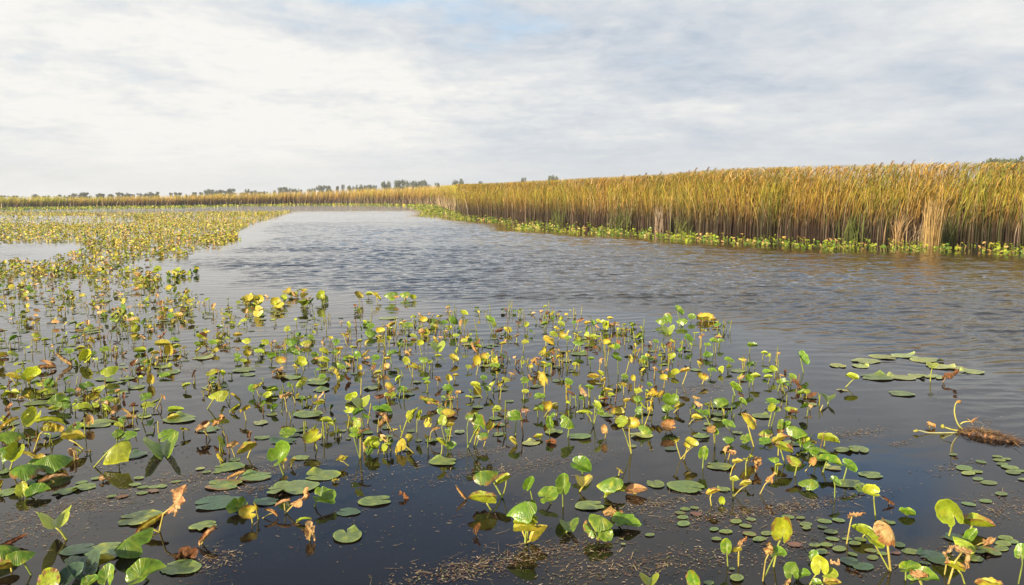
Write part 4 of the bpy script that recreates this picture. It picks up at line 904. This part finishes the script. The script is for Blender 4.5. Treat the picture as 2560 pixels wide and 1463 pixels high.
LM.append((2420, 1075, 'floating brown root', None)); LM.append((2250, 915, 'raft of pale pads', None))
fam = {}
for e in ALL: e['d'] = desc(e); fam.setdefault(e['d'], []).append(e)
SECT = ['right of', 'behind', 'left of', 'in front of']
def sector(dx, dy):
    a = math.degrees(math.atan2(-dy * 1.6, dx)) % 360
    return SECT[int(((a + 45) % 360) // 90)]
GRP = {'f': 'floating lily pads', 'p': 'small oval pads on the water'}
GP_CAT = {'f': 'lily pad', 'p': 'small lily pad'}
seen_labels = set()
for e in ALL:
    if 'lm' in e:
        lab = e['lm'] + (' standing' if e['ctr'][2] > .1 else ' lying') + (' above the water' if e['ctr'][2] > .1 else ' low on the water')
    else:
        fl = fam[e['d']]; best = None
        if len(fl) == 1: best = (0, 0, e['d'] + ' among the pond lilies')
        else:
            for lx, ly, ph, le in LM:
                s = sector(e['x'] - lx, e['y'] - ly); dd = lambda k: math.hypot(k['x'] - lx, (k['y'] - ly) * 1.6)
                mates = sorted((k for k in fl if sector(k['x'] - lx, k['y'] - ly) == s), key=dd); i = mates.index(e) + 1
                if i > 12: continue
                lab = (f'nearest {e["d"]} {s} the {ph}' if i == 1 else f'{ordinal(i)} nearest {e["d"]} {s} the {ph}')
                lab = ' '.join(lab.split())
                if len(lab.split()) > 16 or lab in seen_labels: continue
                sc_ = (i * 160 + dd(e), i)
                if best is None or sc_ < best[:2]: best = (*sc_, lab)
        lab = best[2] if best else e['d'] + f' at the {ordinal(1 + sorted(fl, key=lambda k: k["x"]).index(e))} place from the left'
    seen_labels.add(lab)
    tag(e['obj'], lab, GP_CAT.get(e['form'], 'lily leaf'), GRP.get(e['form'], 'lily leaves standing out of the water'))

# ---------------------------------------------------------------- the uncounted rest of the bed, as one mass
def inside(poly, X, Y):
    res = np.zeros(X.shape, bool); n = len(poly)
    for i in range(n):
        x1, y1 = poly[i]; x2, y2 = poly[(i + 1) % n]
        if y1 == y2: continue
        cnd = ((y1 > Y) != (y2 > Y)) & (X < (x2 - x1) * (Y - y1) / (y2 - y1) + x1); res ^= cnd
    return res
hz = lambda X: 489.4 + (1280 - X) * math.tan(ROLL)
OUTER = [(1010, 516), (1060, 530), (1043, 542), (1137, 549), (1256, 560), (1272, 577), (1407, 584), (1475, 590), (1600, 592), (1713, 607), (1826, 610), (1977, 621), (2052, 628), (2240, 628), (2353, 630), (2542, 640), (2900, 665)]
INNER = [(2900, 640), (2542, 609), (2316, 605), (2165, 599), (1977, 595), (1788, 586), (1644, 572), (1441, 559), (1272, 545), (1168, 538), (1140, 531), (1090, 513)]
FARF = [(-300, 522.5), (0, 519.2), (215, 516.6), (430, 514.2), (600, 512), (740, 510.5), (860, 509.5), (1090, 512.5)]
REG = [  # polygon, leaves per m2, size, palette, cap per pixel
 ([(-300, 532), (0, 529), (300, 531), (560, 529), (740, 527), (700, 540), (640, 556), (590, 580), (600, 595), (545, 612), (480, 626), (330, 650), (260, 690), (-300, 700)], 24., .15, 'far', .8),
 ([(-400, 690), (260, 672), (330, 660), (420, 720), (470, 735), (470, 800), (400, 832), (-400, 832)], 11.0, .13, 'mid', 1),
 ([(420, 735), (540, 742), (660, 770), (690, 812), (640, 832), (400, 832)], 9., .13, 'mid', 1),
 ([(412, 695), (490, 672), (500, 690), (425, 706)], 16, .2, 'green', 1), ([(335, 690), (395, 682), (402, 716), (345, 712)], 14, .2, 'mid', 1),
 ([(600, 765), (640, 735), (690, 742), (692, 800), (640, 808)], 10, .2, 'mid', 1), ([(672, 752), (735, 733), (810, 727), (815, 765), (690, 782)], 11, .22, 'mid', 1),
 ([(500, 590), (590, 575), (600, 600), (520, 625)], 7, .17, 'far', 1), ([(330, 640), (480, 625), (480, 640), (380, 665)], 3, .2, 'mid', 1),
 (OUTER + INNER, 10., .165, 'fringe', 1),
 (FARF + [(x, y + (4.5 if x > 500 else 7.5)) for x, y in FARF[::-1]], 7., .3, 'green', .4),
 ([(0, 832), (640, 832), (900, 775), (1200, 765), (1560, 795), (1780, 805), (1900, 860), (2000, 960), (2080, 1060), (2120, 1160), (1900, 1150), (1500, 1130), (1200, 1130), (900, 1150), (600, 1150), (300, 1160), (0, 1180)], 9., .105, 'clut', 1),
 ([(0, 832), (640, 832), (620, 1000), (330, 1150), (0, 1180)], 4., .13, 'clut', 1),
 ([(-420, 832), (-10, 832), (-10, 1460), (-420, 1460)], 5., .2, 'mid', 1), ([(2570, 1100), (2900, 1100), (2900, 1460), (2570, 1460)], 4., .12, 'pads', 1),
]
HOLE = [([(-300, 610), (188, 606), (214, 624), (110, 650), (-300, 656)], 0.), ([(-300, 538), (330, 541), (345, 556), (120, 562), (-300, 560)], .35), ([(0, 640), (250, 640), (250, 660), (0, 665)], .6)]
rng = np.random.default_rng(5)
PAL = {'far': 'YYYYyyyott', 'mid': 'YYYoyyygtt', 'green': 'yyggYY', 'fringe': 'yygygogyt', 'pads': 'gg', 'clut': 'yyyYgtBg'}
FORMS = {'far': 'bbwwucdrfff', 'mid': 'uubbwwcdrffff', 'green': 'uubcd', 'fringe': 'bbrrdudw', 'pads': 'pp', 'clut': 'fffbbwwrudr'}
tm = {f_: [leaf_shape(f_, 2, 8, rng) for _ in range(5)] for f_ in 'ubwcdrfp'}
tm2 = {f_: [leaf_shape(f_, 1, 6, rng) for _ in range(4)] for f_ in 'ubwcdrfp'}
bucket = {}
stalks = []
def drop(x, y, px, size, pal):
    d = math.hypot(x, y)
    far_ = d > 45; f_ = FORMS[pal][rng.integers(len(FORMS[pal]))]; c = PAL[pal][rng.integers(len(PAL[pal]))]
    if f_ == 'f' and c in 'YtB': c = 'y' if rng.random() < .5 else 'g'
    if c in 'tB' and f_ in 'ud': f_ = 'w'
    col = np.array((PADC if f_ in 'fp' else BASE).get(c, BASE['g'])) * rng.uniform(.75, 1.2)
    s = size * rng.uniform(.6, 1.25) * (1.35 if d > 90 else 1)
    yaw = rng.uniform(0, 2 * PI); tilt = 0. if f_ in 'fp' else (rng.uniform(.15, 1.15) if pal == 'fringe' else rng.uniform(.15, 1.3)); face = rng.normal(-PI / 2 - .25, 1.1)
    z = .006 if f_ in 'fp' else rng.uniform(.02, .10 if pal == 'clut' else .13)
    nrm_ = np.array((math.cos(face) * math.sin(tilt), math.sin(face) * math.sin(tilt), math.cos(tilt)))
    a = np.array((math.cos(yaw), math.sin(yaw), 0)); a -= nrm_ * (a @ nrm_); a /= np.linalg.norm(a); b = np.cross(nrm_, a)
    bucket.setdefault((far_, f_, int(rng.integers(4 if far_ else 5))), []).append((np.array((x, y, z)), np.stack([a, b, nrm_], 1) * s, col))
    if d < 45 and f_ not in 'fp': stalks.append((x, y, z, c))
    if pal == 'clut' and rng.random() < .35: stalks.append((x + .08, y, rng.uniform(.03, .2), 'yYgB'[rng.integers(4)]))
for poly, dens, size, pal, cap in REG:
    P = np.array(poly); x0, y0 = P.min(0); x1, y1 = P.max(0)
    st = 1. if y1 - y0 < 60 or pal in ('far',) else 2.
    X, Y = np.meshgrid(np.arange(x0, x1, st) + st / 2, np.arange(y0, y1, min(st, 1.)) + .5)
    X = X.ravel(); Y = Y.ravel(); k = inside(poly, X, Y); X, Y = X[k], Y[k]; dy = np.maximum(Y - hz(X), 6.)
    D = F * 2 / dy; lam = np.minimum(dens * D ** 3 / (F * F * 2), cap) * st
    for hp, fac in HOLE:
        if pal in ('far', 'mid'): lam = np.where(inside(hp, X, Y), lam * fac, lam)
    if pal == 'far': lam = lam * np.clip(.85 + .3 * np.sin(X * .021 + Y * .13) * np.sin(Y * .31 + X * .008), .25, 1.2)
    if pal == 'clut': lam = lam * np.clip(.6 + 1.2 * np.sin(X * .019 + 1) * np.sin(Y * .047 + X * .006), .1, 1.8)
    if pal == 'fringe':
        yi = np.interp(X, [q[0] for q in INNER[::-1]], [q[1] for q in INNER[::-1]]); yo = np.interp(X, [1010] + [q[0] for q in OUTER[2:]], [514] + [q[1] for q in OUTER[2:]])
        fr_ = np.clip((Y - yi) / np.maximum(yo - yi, 2), 0, 1); lam = lam * np.where(X > 1150, np.clip(fr_ * 1.7 - .12, .1, 1), 1)
        lam = lam * np.clip(.95 + 1.1 * np.sin(X * .045 + Y * .08) * np.sin(X * .017 + 1) + .4 * np.sin(X * .11), .5, 1.6)
    cnt = rng.poisson(lam)
    for px, py, c in zip(X[cnt > 0], Y[cnt > 0], cnt[cnt > 0]):
        for _ in range(c):
            g = ground(px + rng.uniform(-st / 2, st / 2), py + rng.uniform(-.5, .5)); drop(g[0], g[1], px, size, pal)
            if pal in ('clut', 'mid') and rng.random() < .4:
                for _k in range(rng.integers(1, 4)): drop(g[0] + rng.normal(0, .09), g[1] + rng.normal(0, .11), px, size * rng.uniform(.7, 1.25), pal)
parts = []; UVs = []
for (far_, f_, i), items in bucket.items():
    V, Fc, RH, TH = (tm2 if far_ else tm)[f_][i]
    tri = []
    for q in Fc: tri += [q] if len(q) == 3 else [(q[0], q[1], q[2]), (q[0], q[2], q[3])]
    tri = np.array(tri); pos = np.array([t[0] for t in items]); R_ = np.array([t[1] for t in items]); cc = np.array([t[2] for t in items])
    W = np.einsum('nij,vj->nvi', R_, V) + pos[:, None, :]
    lift = np.maximum(.004 - W[:, :, 2].min(1), 0); W[:, :, 2] += lift[:, None]
    n = len(items); Q = (tri[None] + (np.arange(n) * len(V))[:, None, None]).reshape(-1, 3)
    vn = (1 + .25 * np.sin(TH * 3 + 4 * RH))[None, :, None] * np.ones((n, 1, 1)); C = (cc[:, None, :] * vn).reshape(-1, 3)
    parts.append((W.reshape(-1, 3), Q, C)); UVs.append(np.tile(np.column_stack([RH, TH]), (n, 1)))
for e in REST:
    W, Fc, RH, TH, st = place(e, rng, 3, 12)
    if W is None: continue
    tri = []
    for q in Fc: tri += [q] if len(q) == 3 else [(q[0], q[1], q[2]), (q[0], q[2], q[3])]
    parts.append((W, np.array(tri), leaf_colour(e['c'], RH, TH, rng))); UVs.append(np.column_stack([RH, TH])); stalks.append((st, e['c']))
for s in stalks:
    if len(s) == 4: g = np.array((s[0], s[1], 0.)); top = np.array((s[0] + rng.normal(0, .03), s[1] + rng.normal(0, .03), s[2])); c = s[3]
    else: (g, top), c = s
    V, Q = tube([g - (0, 0, .1), top], [.006, .005], 4)
    tri = []
    for q in Q[:-2]: tri += [(q[0], q[1], q[2]), (q[0], q[2], q[3])]
    parts.append((V, np.array(tri), stalk_colour(c, len(V), rng))); UVs.append(np.zeros((len(V), 2)))
V, Q, C = join(parts)
o = mesh_obj('lily_leaves', V, Q, M_LEAF, col=C, uv=np.concatenate(UVs)); tag(o, 'mass of small yellow and green lily leaves filling the bed beyond the near ones', 'lily leaves', kind='stuff')
ALLPTS = np.concatenate([np.array([t[0][:2] for it in bucket.values() for t in it]), np.array([e['foot3'][:2] for e in ENT if 'foot3' in e])])
print('leaves: single', len(SINGLE), 'rest', len(REST), 'pads', len(PADS), 'small', len(SMALL), 'mass', sum(len(v) for v in bucket.values()), 'verts', len(V))

# ---------------------------------------------------------------- water: ripples are quiet among the leaves, livelier in the open
cell = 1.0; gx = np.floor((ALLPTS[:, 0] + 90) / cell).astype(int); gy = np.floor((ALLPTS[:, 1] + 6) / cell).astype(int)
gr = np.zeros((170, 160)); ok = (gx >= 0) & (gx < 170) & (gy >= 0) & (gy < 160); np.add.at(gr, (gx[ok], gy[ok]), 1.)
for _ in range(1): gr = sum(np.roll(np.roll(gr, a, 0), b, 1) for a in (-1, 0, 1) for b in (-1, 0, 1)) / 9
def ripple_at(wx, wy):
    fx = np.clip((wx + 90) / cell - .5, 0, 168); fy = np.clip((wy + 6) / cell - .5, 0, 158); ix = fx.astype(int); iy = fy.astype(int); tx, ty = fx - ix, fy - iy
    dn = gr[ix, iy] * (1 - tx) * (1 - ty) + gr[ix + 1, iy] * tx * (1 - ty) + gr[ix, iy + 1] * (1 - tx) * ty + gr[ix + 1, iy + 1] * tx * ty
    dn = np.where((np.abs(wx) < 79) & (wy < 150) & (wy > -5), dn, 0.)
    rp = (.05 + .95 * np.exp(-np.minimum(dn, 6) * .45)) * np.clip((wy - 4.5) / 6., .12, 1.)
    for px, py, ax_, ay_, k in ((640, 637, 3.2, 1.6, .7), (90, 625, 5., 3., .85)):
        cp = ground(px, py); rp = rp * (1 - k * np.exp(-((wx - cp[0]) / ax_) ** 2 - ((wy - cp[1]) / ay_) ** 2))
    dmin = np.full(len(wx), 1e9)
    for i in range(0, 11):
        a, b = bank_pt[i][:2], bank_pt[i + 1][:2]; ab = b - a; t = np.clip(((wx - a[0]) * ab[0] + (wy - a[1]) * ab[1]) / (ab @ ab), 0, 1)
        dmin = np.minimum(dmin, np.hypot(wx - a[0] - t * ab[0], wy - a[1] - t * ab[1]))
    rp = rp * np.clip(.42 + dmin / 12., 0, 1)
    gust = .88 + .14 * np.sin(wx * .35 + wy * .11 + 1.) * np.sin(wy * .23 - wx * .05) + .06 * np.sin(wx * .9 - wy * .5)
    return rp * gust
rw = np.random.default_rng(14)
TRAINS = []                      # wave trains with wandering crests: length, heading, share of the slope
for ln_, hd, sl in ((.62, 103, .34), (.43, 118, .42), (.31, 94, .42), (.22, 128, .38), (.155, 106, .34)):
    ph = [(rw.uniform(.9, 1.5), 2 * PI / (ln_ * rw.uniform(2.2, 7.)), rw.uniform(0, 2 * PI), rw.uniform(0, 2 * PI)) for _ in range(7)]
    TRAINS.append((ln_, rad(hd), sl, ph))
def heights(wx, wy, rp, lmin):
    z = np.zeros_like(wx)
    for ln_, hd, sl, ph in TRAINS:
        if ln_ < lmin: continue
        p = 2 * PI / ln_ * (wx * math.cos(hd) + wy * math.sin(hd))
        for am, k_, an, of in ph: p = p + am * np.sin(k_ * (wx * math.cos(an) + wy * math.sin(an)) + of)
        ye, fw_ = {.155: (16, 6), .22: (32, 8), .31: (64, 16), .43: (64, 16)}.get(ln_, (120, 25)); fade = np.clip((ye - wy) / fw_, 0, 1)
        z += fade * ln_ / (2 * PI) * SLOPE * 1.6 * sl * .62 * (np.exp(1.1 * np.sin(p)) - 1.3)
    return z * rp
Vs, Qs, Rs, k = [], [], [], 0
def patch(xs, ys, lmin):
    global k
    X, Y = np.meshgrid(xs, ys); X, Y = X.ravel(), Y.ravel(); rp = ripple_at(X, Y)
    z = heights(X, Y, rp, lmin) if lmin < 50 else np.zeros_like(X)
    nx, ny = len(xs), len(ys); I = np.arange(nx * ny).reshape(ny, nx) + k
    Qs.append(np.stack([I[:-1, :-1].ravel(), I[:-1, 1:].ravel(), I[1:, 1:].ravel(), I[1:, :-1].ravel()], 1)); Vs.append(np.column_stack([X, Y, z])); Rs.append(rp); k += nx * ny
lin = lambda a, b, s: np.linspace(a, b, int(round((b - a) / s)) + 1)
WL = 0.
patch(lin(-8, 8, .5), lin(-6, 4, .5), 99); patch(lin(-14, 14, .055), lin(4, 16, .035), .13); patch(lin(-26, 26, .11), lin(16, 32, .06), .2); patch(lin(-44, 32, .18), lin(32, 64, .1), .28)
patch(lin(-90, 40, .5), lin(64, 120, .2), .45)
# quiet sheets out to the sides and the horizon
for x0, x1, y0, y1 in ((-3500, -8, -400, 4), (8, 3500, -400, 4), (-8, 8, -400, -6), (-3500, -14, 4, 16), (14, 3500, 4, 16), (-3500, -26, 16, 32), (26, 3500, 16, 32), (-3500, -44, 32, 64), (32, 3500, 32, 64), (-3500, -90, 64, 120), (40, 3500, 64, 120), (-3500, 3500, 120, 5400)):
    n_ = 40; xs = np.unique(np.concatenate([[x0, x1], np.clip(np.linspace(-150, 150, n_), x0, x1)])); ys = np.unique(np.concatenate([[y0, y1], np.clip(np.linspace(-20, 340, n_), y0, y1)])); patch(xs, ys, 99)
V = np.concatenate(Vs); water = mesh_obj('water', V, np.concatenate(Qs), M_WATER); tag(water, 'dark rippled pond water between the lily beds and reeds', kind='structure')
a = water.data.attributes.new('ripple', 'FLOAT', 'POINT'); a.data.foreach_set('value', np.concatenate(Rs).astype(np.float32))

# ---------------------------------------------------------------- drifting plant bits on the water
rng = np.random.default_rng(77)
SPOT = [(480, 1195, 130, 22, 260), (200, 1265, 210, 30, 420), (90, 1330, 120, 40, 160), (540, 1400, 50, 40, 120), (620, 1225, 60, 14, 90), (160, 955, 60, 14, 120), (480, 925, 60, 12, 120), (700, 1170, 90, 16, 120), (1270, 1170, 180, 22, 360),
        (1340, 1385, 160, 30, 420), (1560, 1420, 160, 40, 300), (1150, 1430, 120, 24, 240), (1640, 1260, 90, 20, 220), (1790, 1290, 130, 25, 300), (2000, 1265, 150, 18, 360), (1740, 975, 110, 14, 320), (1600, 990, 60, 18, 120), (2130, 1085, 60, 12, 180),
        (1980, 1370, 110, 40, 180), (2500, 1270, 60, 40, 160), (2390, 1170, 60, 16, 110), (2440, 1060, 60, 12, 90), (1640, 850, 60, 12, 90), (1080, 880, 110, 14, 160), (1150, 1140, 100, 12, 200), (900, 1190, 60, 20, 80), (2250, 1110, 25, 8, 40), (1000, 1300, 260, 90, 120), (1750, 1400, 120, 40, 120), (2300, 1400, 150, 40, 160), (300, 1160, 120, 20, 160), (820, 850, 80, 12, 90)]
Pb, sz = [], []
for cx, cy, sx_, sy_, n in SPOT:
    for _ in range(int(n * 1.7)):
        t_ = rng.normal(0, sx_ * .75); q_ = round(rng.normal(0, 2.2)) / 2.2 * sy_ * .45; px, py = cx + t_, cy + q_ - t_ * .16 + rng.normal(0, sy_ * .16)
        if py < 700: continue
        Pb.append(ground(px, py)); sz.append(1.)
Pb = np.array(Pb); n = len(Pb); ln = rng.uniform(.003, .012, n) * rng.choice((1, 1, 1, 2.), n); wd = rng.uniform(.0015, .0045, n); an = rng.normal(.3, .9, n)
cs, sn = np.cos(an), np.sin(an); z = np.full(n, .0035) + rng.uniform(0, .0015, n)
ex = np.stack([cs * ln, sn * ln], 1); ey = np.stack([-sn * wd, cs * wd], 1); p2 = Pb[:, :2]
V = np.stack([np.column_stack([q, z]) for q in (p2 - ex, p2 - ey, p2 + ex, p2 + ey)], 1).reshape(-1, 3)
c = np.array([(.24, .14, .08), (.16, .08, .05), (.46, .35, .23), (.10, .07, .045), (.17, .17, .06)])[rng.integers(0, 5, n)] * rng.uniform(.6, 1.45, (n, 1))
o = mesh_obj('floating_debris', V, np.arange(n * 4).reshape(n, 4), M_BITS, col=np.repeat(c, 4, 0), smooth=False); tag(o, 'brown plant bits and seeds drifting between the lily pads', 'debris', kind='stuff')

# submerged weed: brown strands just under the surface of the near water
Pw = []
for cx, cy, sx_, sy_, n in SPOT[:20]:
    for _ in range(int(n * .8)): Pw.append(ground(rng.normal(cx, sx_ * .8), max(rng.normal(cy, sy_), 800)))
Pw = np.array(Pw); n = len(Pw); Pw[:, 2] = np.where(rng.random(n) < .4, .003, -rng.uniform(.02, .1, n))
le = np.column_stack([rng.normal(.015, .05, n), rng.normal(.0, .045, n)]); c = C_(.40, .28, .15) * rng.uniform(.4, 1.3, (n, 1))
V, Q, C = strips(Pw, rng.uniform(-.02, .012, n) + .0, le, rng.uniform(0, 3.14, n), rng.uniform(.002, .006, n), c, c, c, 4, 1.3)
o = mesh_obj('water_weed', V, Q, M_BITS, col=C, smooth=False); tag(o, 'brown strands of weed just under the near water', 'water weed', kind='stuff')

# ---------------------------------------------------------------- the uprooted rhizome drifting on the right
rng = np.random.default_rng(8)
g0 = ground(2405, 1083); A = ground(2395, 1080); Bp = ground(2545, 1108); ax_ = Bp - A
root = empty('floating_root', g0); tag(root, 'shaggy brown uprooted lily root floating with bare curved stalks', 'root')
m_ = 34; t = np.linspace(0, 1, m_); pts = A[None, :] + ax_[None, :] * t[:, None]; pts[:, 2] = .0 + .012 * np.sin(t * PI) ** .7
rr = .008 + .026 * np.sin(np.clip(t * 1.05, 0, 1) * PI) ** .8 * (1 + .25 * rng.normal(0, 1, m_).clip(-1, 1))
V, Q = tube(pts, rr, 12); V = V + rng.normal(0, .006, V.shape); C = np.where(rng.random((len(V), 1)) < .14, C_(.40, .19, .07), C_(.055, .028, .016)) * rng.uniform(.6, 1.4, (len(V), 1))
rz = mesh_obj('rhizome', V - g0, Q, M_ROOT, root, col=C)
n = 700; tt = rng.random(n) * 1.02; p = A[None] + ax_[None] * tt[:, None]; p[:, 2] = .008 + .034 * np.sin(tt * PI); p += rng.normal(0, .024, (n, 3)) * np.array((1, 1, .5)); p[:, 2] = np.maximum(p[:, 2], .006)
le = np.column_stack([rng.normal(.03, .06, n), rng.normal(0, .05, n)]); c = np.array([(.34, .16, .07), (.12, .06, .03), (.5, .33, .12), (.2, .1, .05)])[rng.integers(0, 4, n)] * rng.uniform(.6, 1.2, (n, 1))
V, Q, C = strips(p, rng.uniform(-.012, .014, n), le, rng.uniform(0, 3.14, n), rng.uniform(.003, .008, n), c, c, c, 3, 1.4); V[:, 2] = np.maximum(V[:, 2], .004)
hz_ = mesh_obj('root_hairs', V - g0, Q, M_BITS, root, col=C, smooth=False)
def rs(pp, foot, r0, colr, label=None):
    Y = ground(*foot)[1]; q = []
    for k, (px, py) in enumerate(pp):
        a = at_depth(px, py, Y); a[2] = max(a[2], .006); q.append(a)
    q = np.array(q); tt = np.linspace(0, 1, len(q)); u_ = np.linspace(0, 1, 14); q = np.column_stack([np.interp(u_, tt, q[:, i]) for i in range(3)])
    for _ in range(2): q[1:-1] = (q[:-2] + 2 * q[1:-1] + q[2:]) / 4
    V, Q = tube(q, np.linspace(r0, r0 * .75, len(q)), 7); o = mesh_obj('stalk', V - g0, Q, M_STALK, root, col=np.tile(C_(*colr), (len(V), 1)))
    return q, o
SC = .14425
T_ = lambda *p: [(2220 + a * SC, 980 + b * SC) for a, b in p]
q, o1 = rs(T_((1300, 660), (1220, 590), (1165, 450), (1145, 330), (1165, 210), (1190, 180)), (2405, 1075), .0065, (.50, .46, .12))
V, Q = tube([q[-1], q[-1] + (.022, 0, .008), q[-1] + (.042, 0, .004)], [.010, .014, .006], 7); mesh_obj('withered_tip', V - g0, Q, M_DRY, o1, col=np.tile(C_(.50, .28, .07), (len(V), 1)))
q, o2 = rs(T_((1235, 600), (1260, 550), (1310, 520), (1390, 510), (1440, 520)), (2405, 1068), .006, (.50, .46, .12))
Pt = np.tile(q[-1], (14, 1)); V, Q, C = strips(Pt, rng.uniform(-.02, .05, 14), np.column_stack([rng.normal(.02, .04, 14), rng.normal(0, .03, 14)]), rng.uniform(0, 3.14, 14), rng.uniform(.008, .014, 14), np.tile(C_(.5, .3, .1), (14, 1)), np.tile(C_(.5, .3, .1), (14, 1)), np.tile(C_(.4, .22, .08), (14, 1)), 3, 1.3)
mesh_obj('withered_tip', V - g0, Q, M_DRY, o2, col=C)
q, o3 = rs(T_((1250, 690), (1130, 660), (1040, 630), (980, 612), (945, 605)), (2385, 1079), .007, (.54, .50, .10))
V, Q = tube([q[-1] + (.012, 0, .0), q[-1] + (0, 0, .004), q[-1] - (.012, 0, -.004)], [.010, .022, .012], 8); mesh_obj('withered_tip', V - g0, Q, M_LEAF, o3, col=np.tile(C_(.42, .40, .06), (len(V), 1)))
q, o4 = rs(T_((1200, 722), (1000, 728), (800, 722), (660, 708), (560, 665), (500, 672)), (2370, 1084), .006, (.48, .46, .22))
V, Q = tube([q[-1] + (.01, 0, .0), q[-1], q[-1] + (-.03, 0, -.004)], [.008, .014, .006], 7); mesh_obj('withered_tip', V - g0, Q, M_LEAF, o4, col=np.tile(C_(.45, .42, .08), (len(V), 1)))
rs(T_((1120, 740), (1000, 780), (950, 830)), (2375, 1098), .004, (.22, .22, .08))
rs(T_((1190, 780), (1120, 870), (1090, 960), (1085, 1070)), (2378, 1134), .003, (.25, .22, .12))
# ---------------------------------------------------------------- air
m, nt, N, L = new_mat('haze_air'); out = node(N, 'ShaderNodeOutputMaterial'); pv = node(N, 'ShaderNodeVolumePrincipled', inp={'Color': (.9, .94, 1., 1), 'Density': .0003, 'Anisotropy': 0.})
L.new(pv.outputs[0], out.inputs['Volume'])
x, y0, y1, z0, z1 = 1500, -60, 1200, -1.6, 40
V = [(-x, y0, z0), (x, y0, z0), (x, y1, z0), (-x, y1, z0), (-x, y0, z1), (x, y0, z1), (x, y1, z1), (-x, y1, z1)]
Q = [(3, 2, 1, 0), (4, 5, 6, 7), (0, 1, 5, 4), (1, 2, 6, 5), (2, 3, 7, 6), (3, 0, 4, 7)]
o = mesh_obj('haze', V, Q, m, smooth=False); tag(o, 'thin pale haze that softens the far trees', kind='stuff')
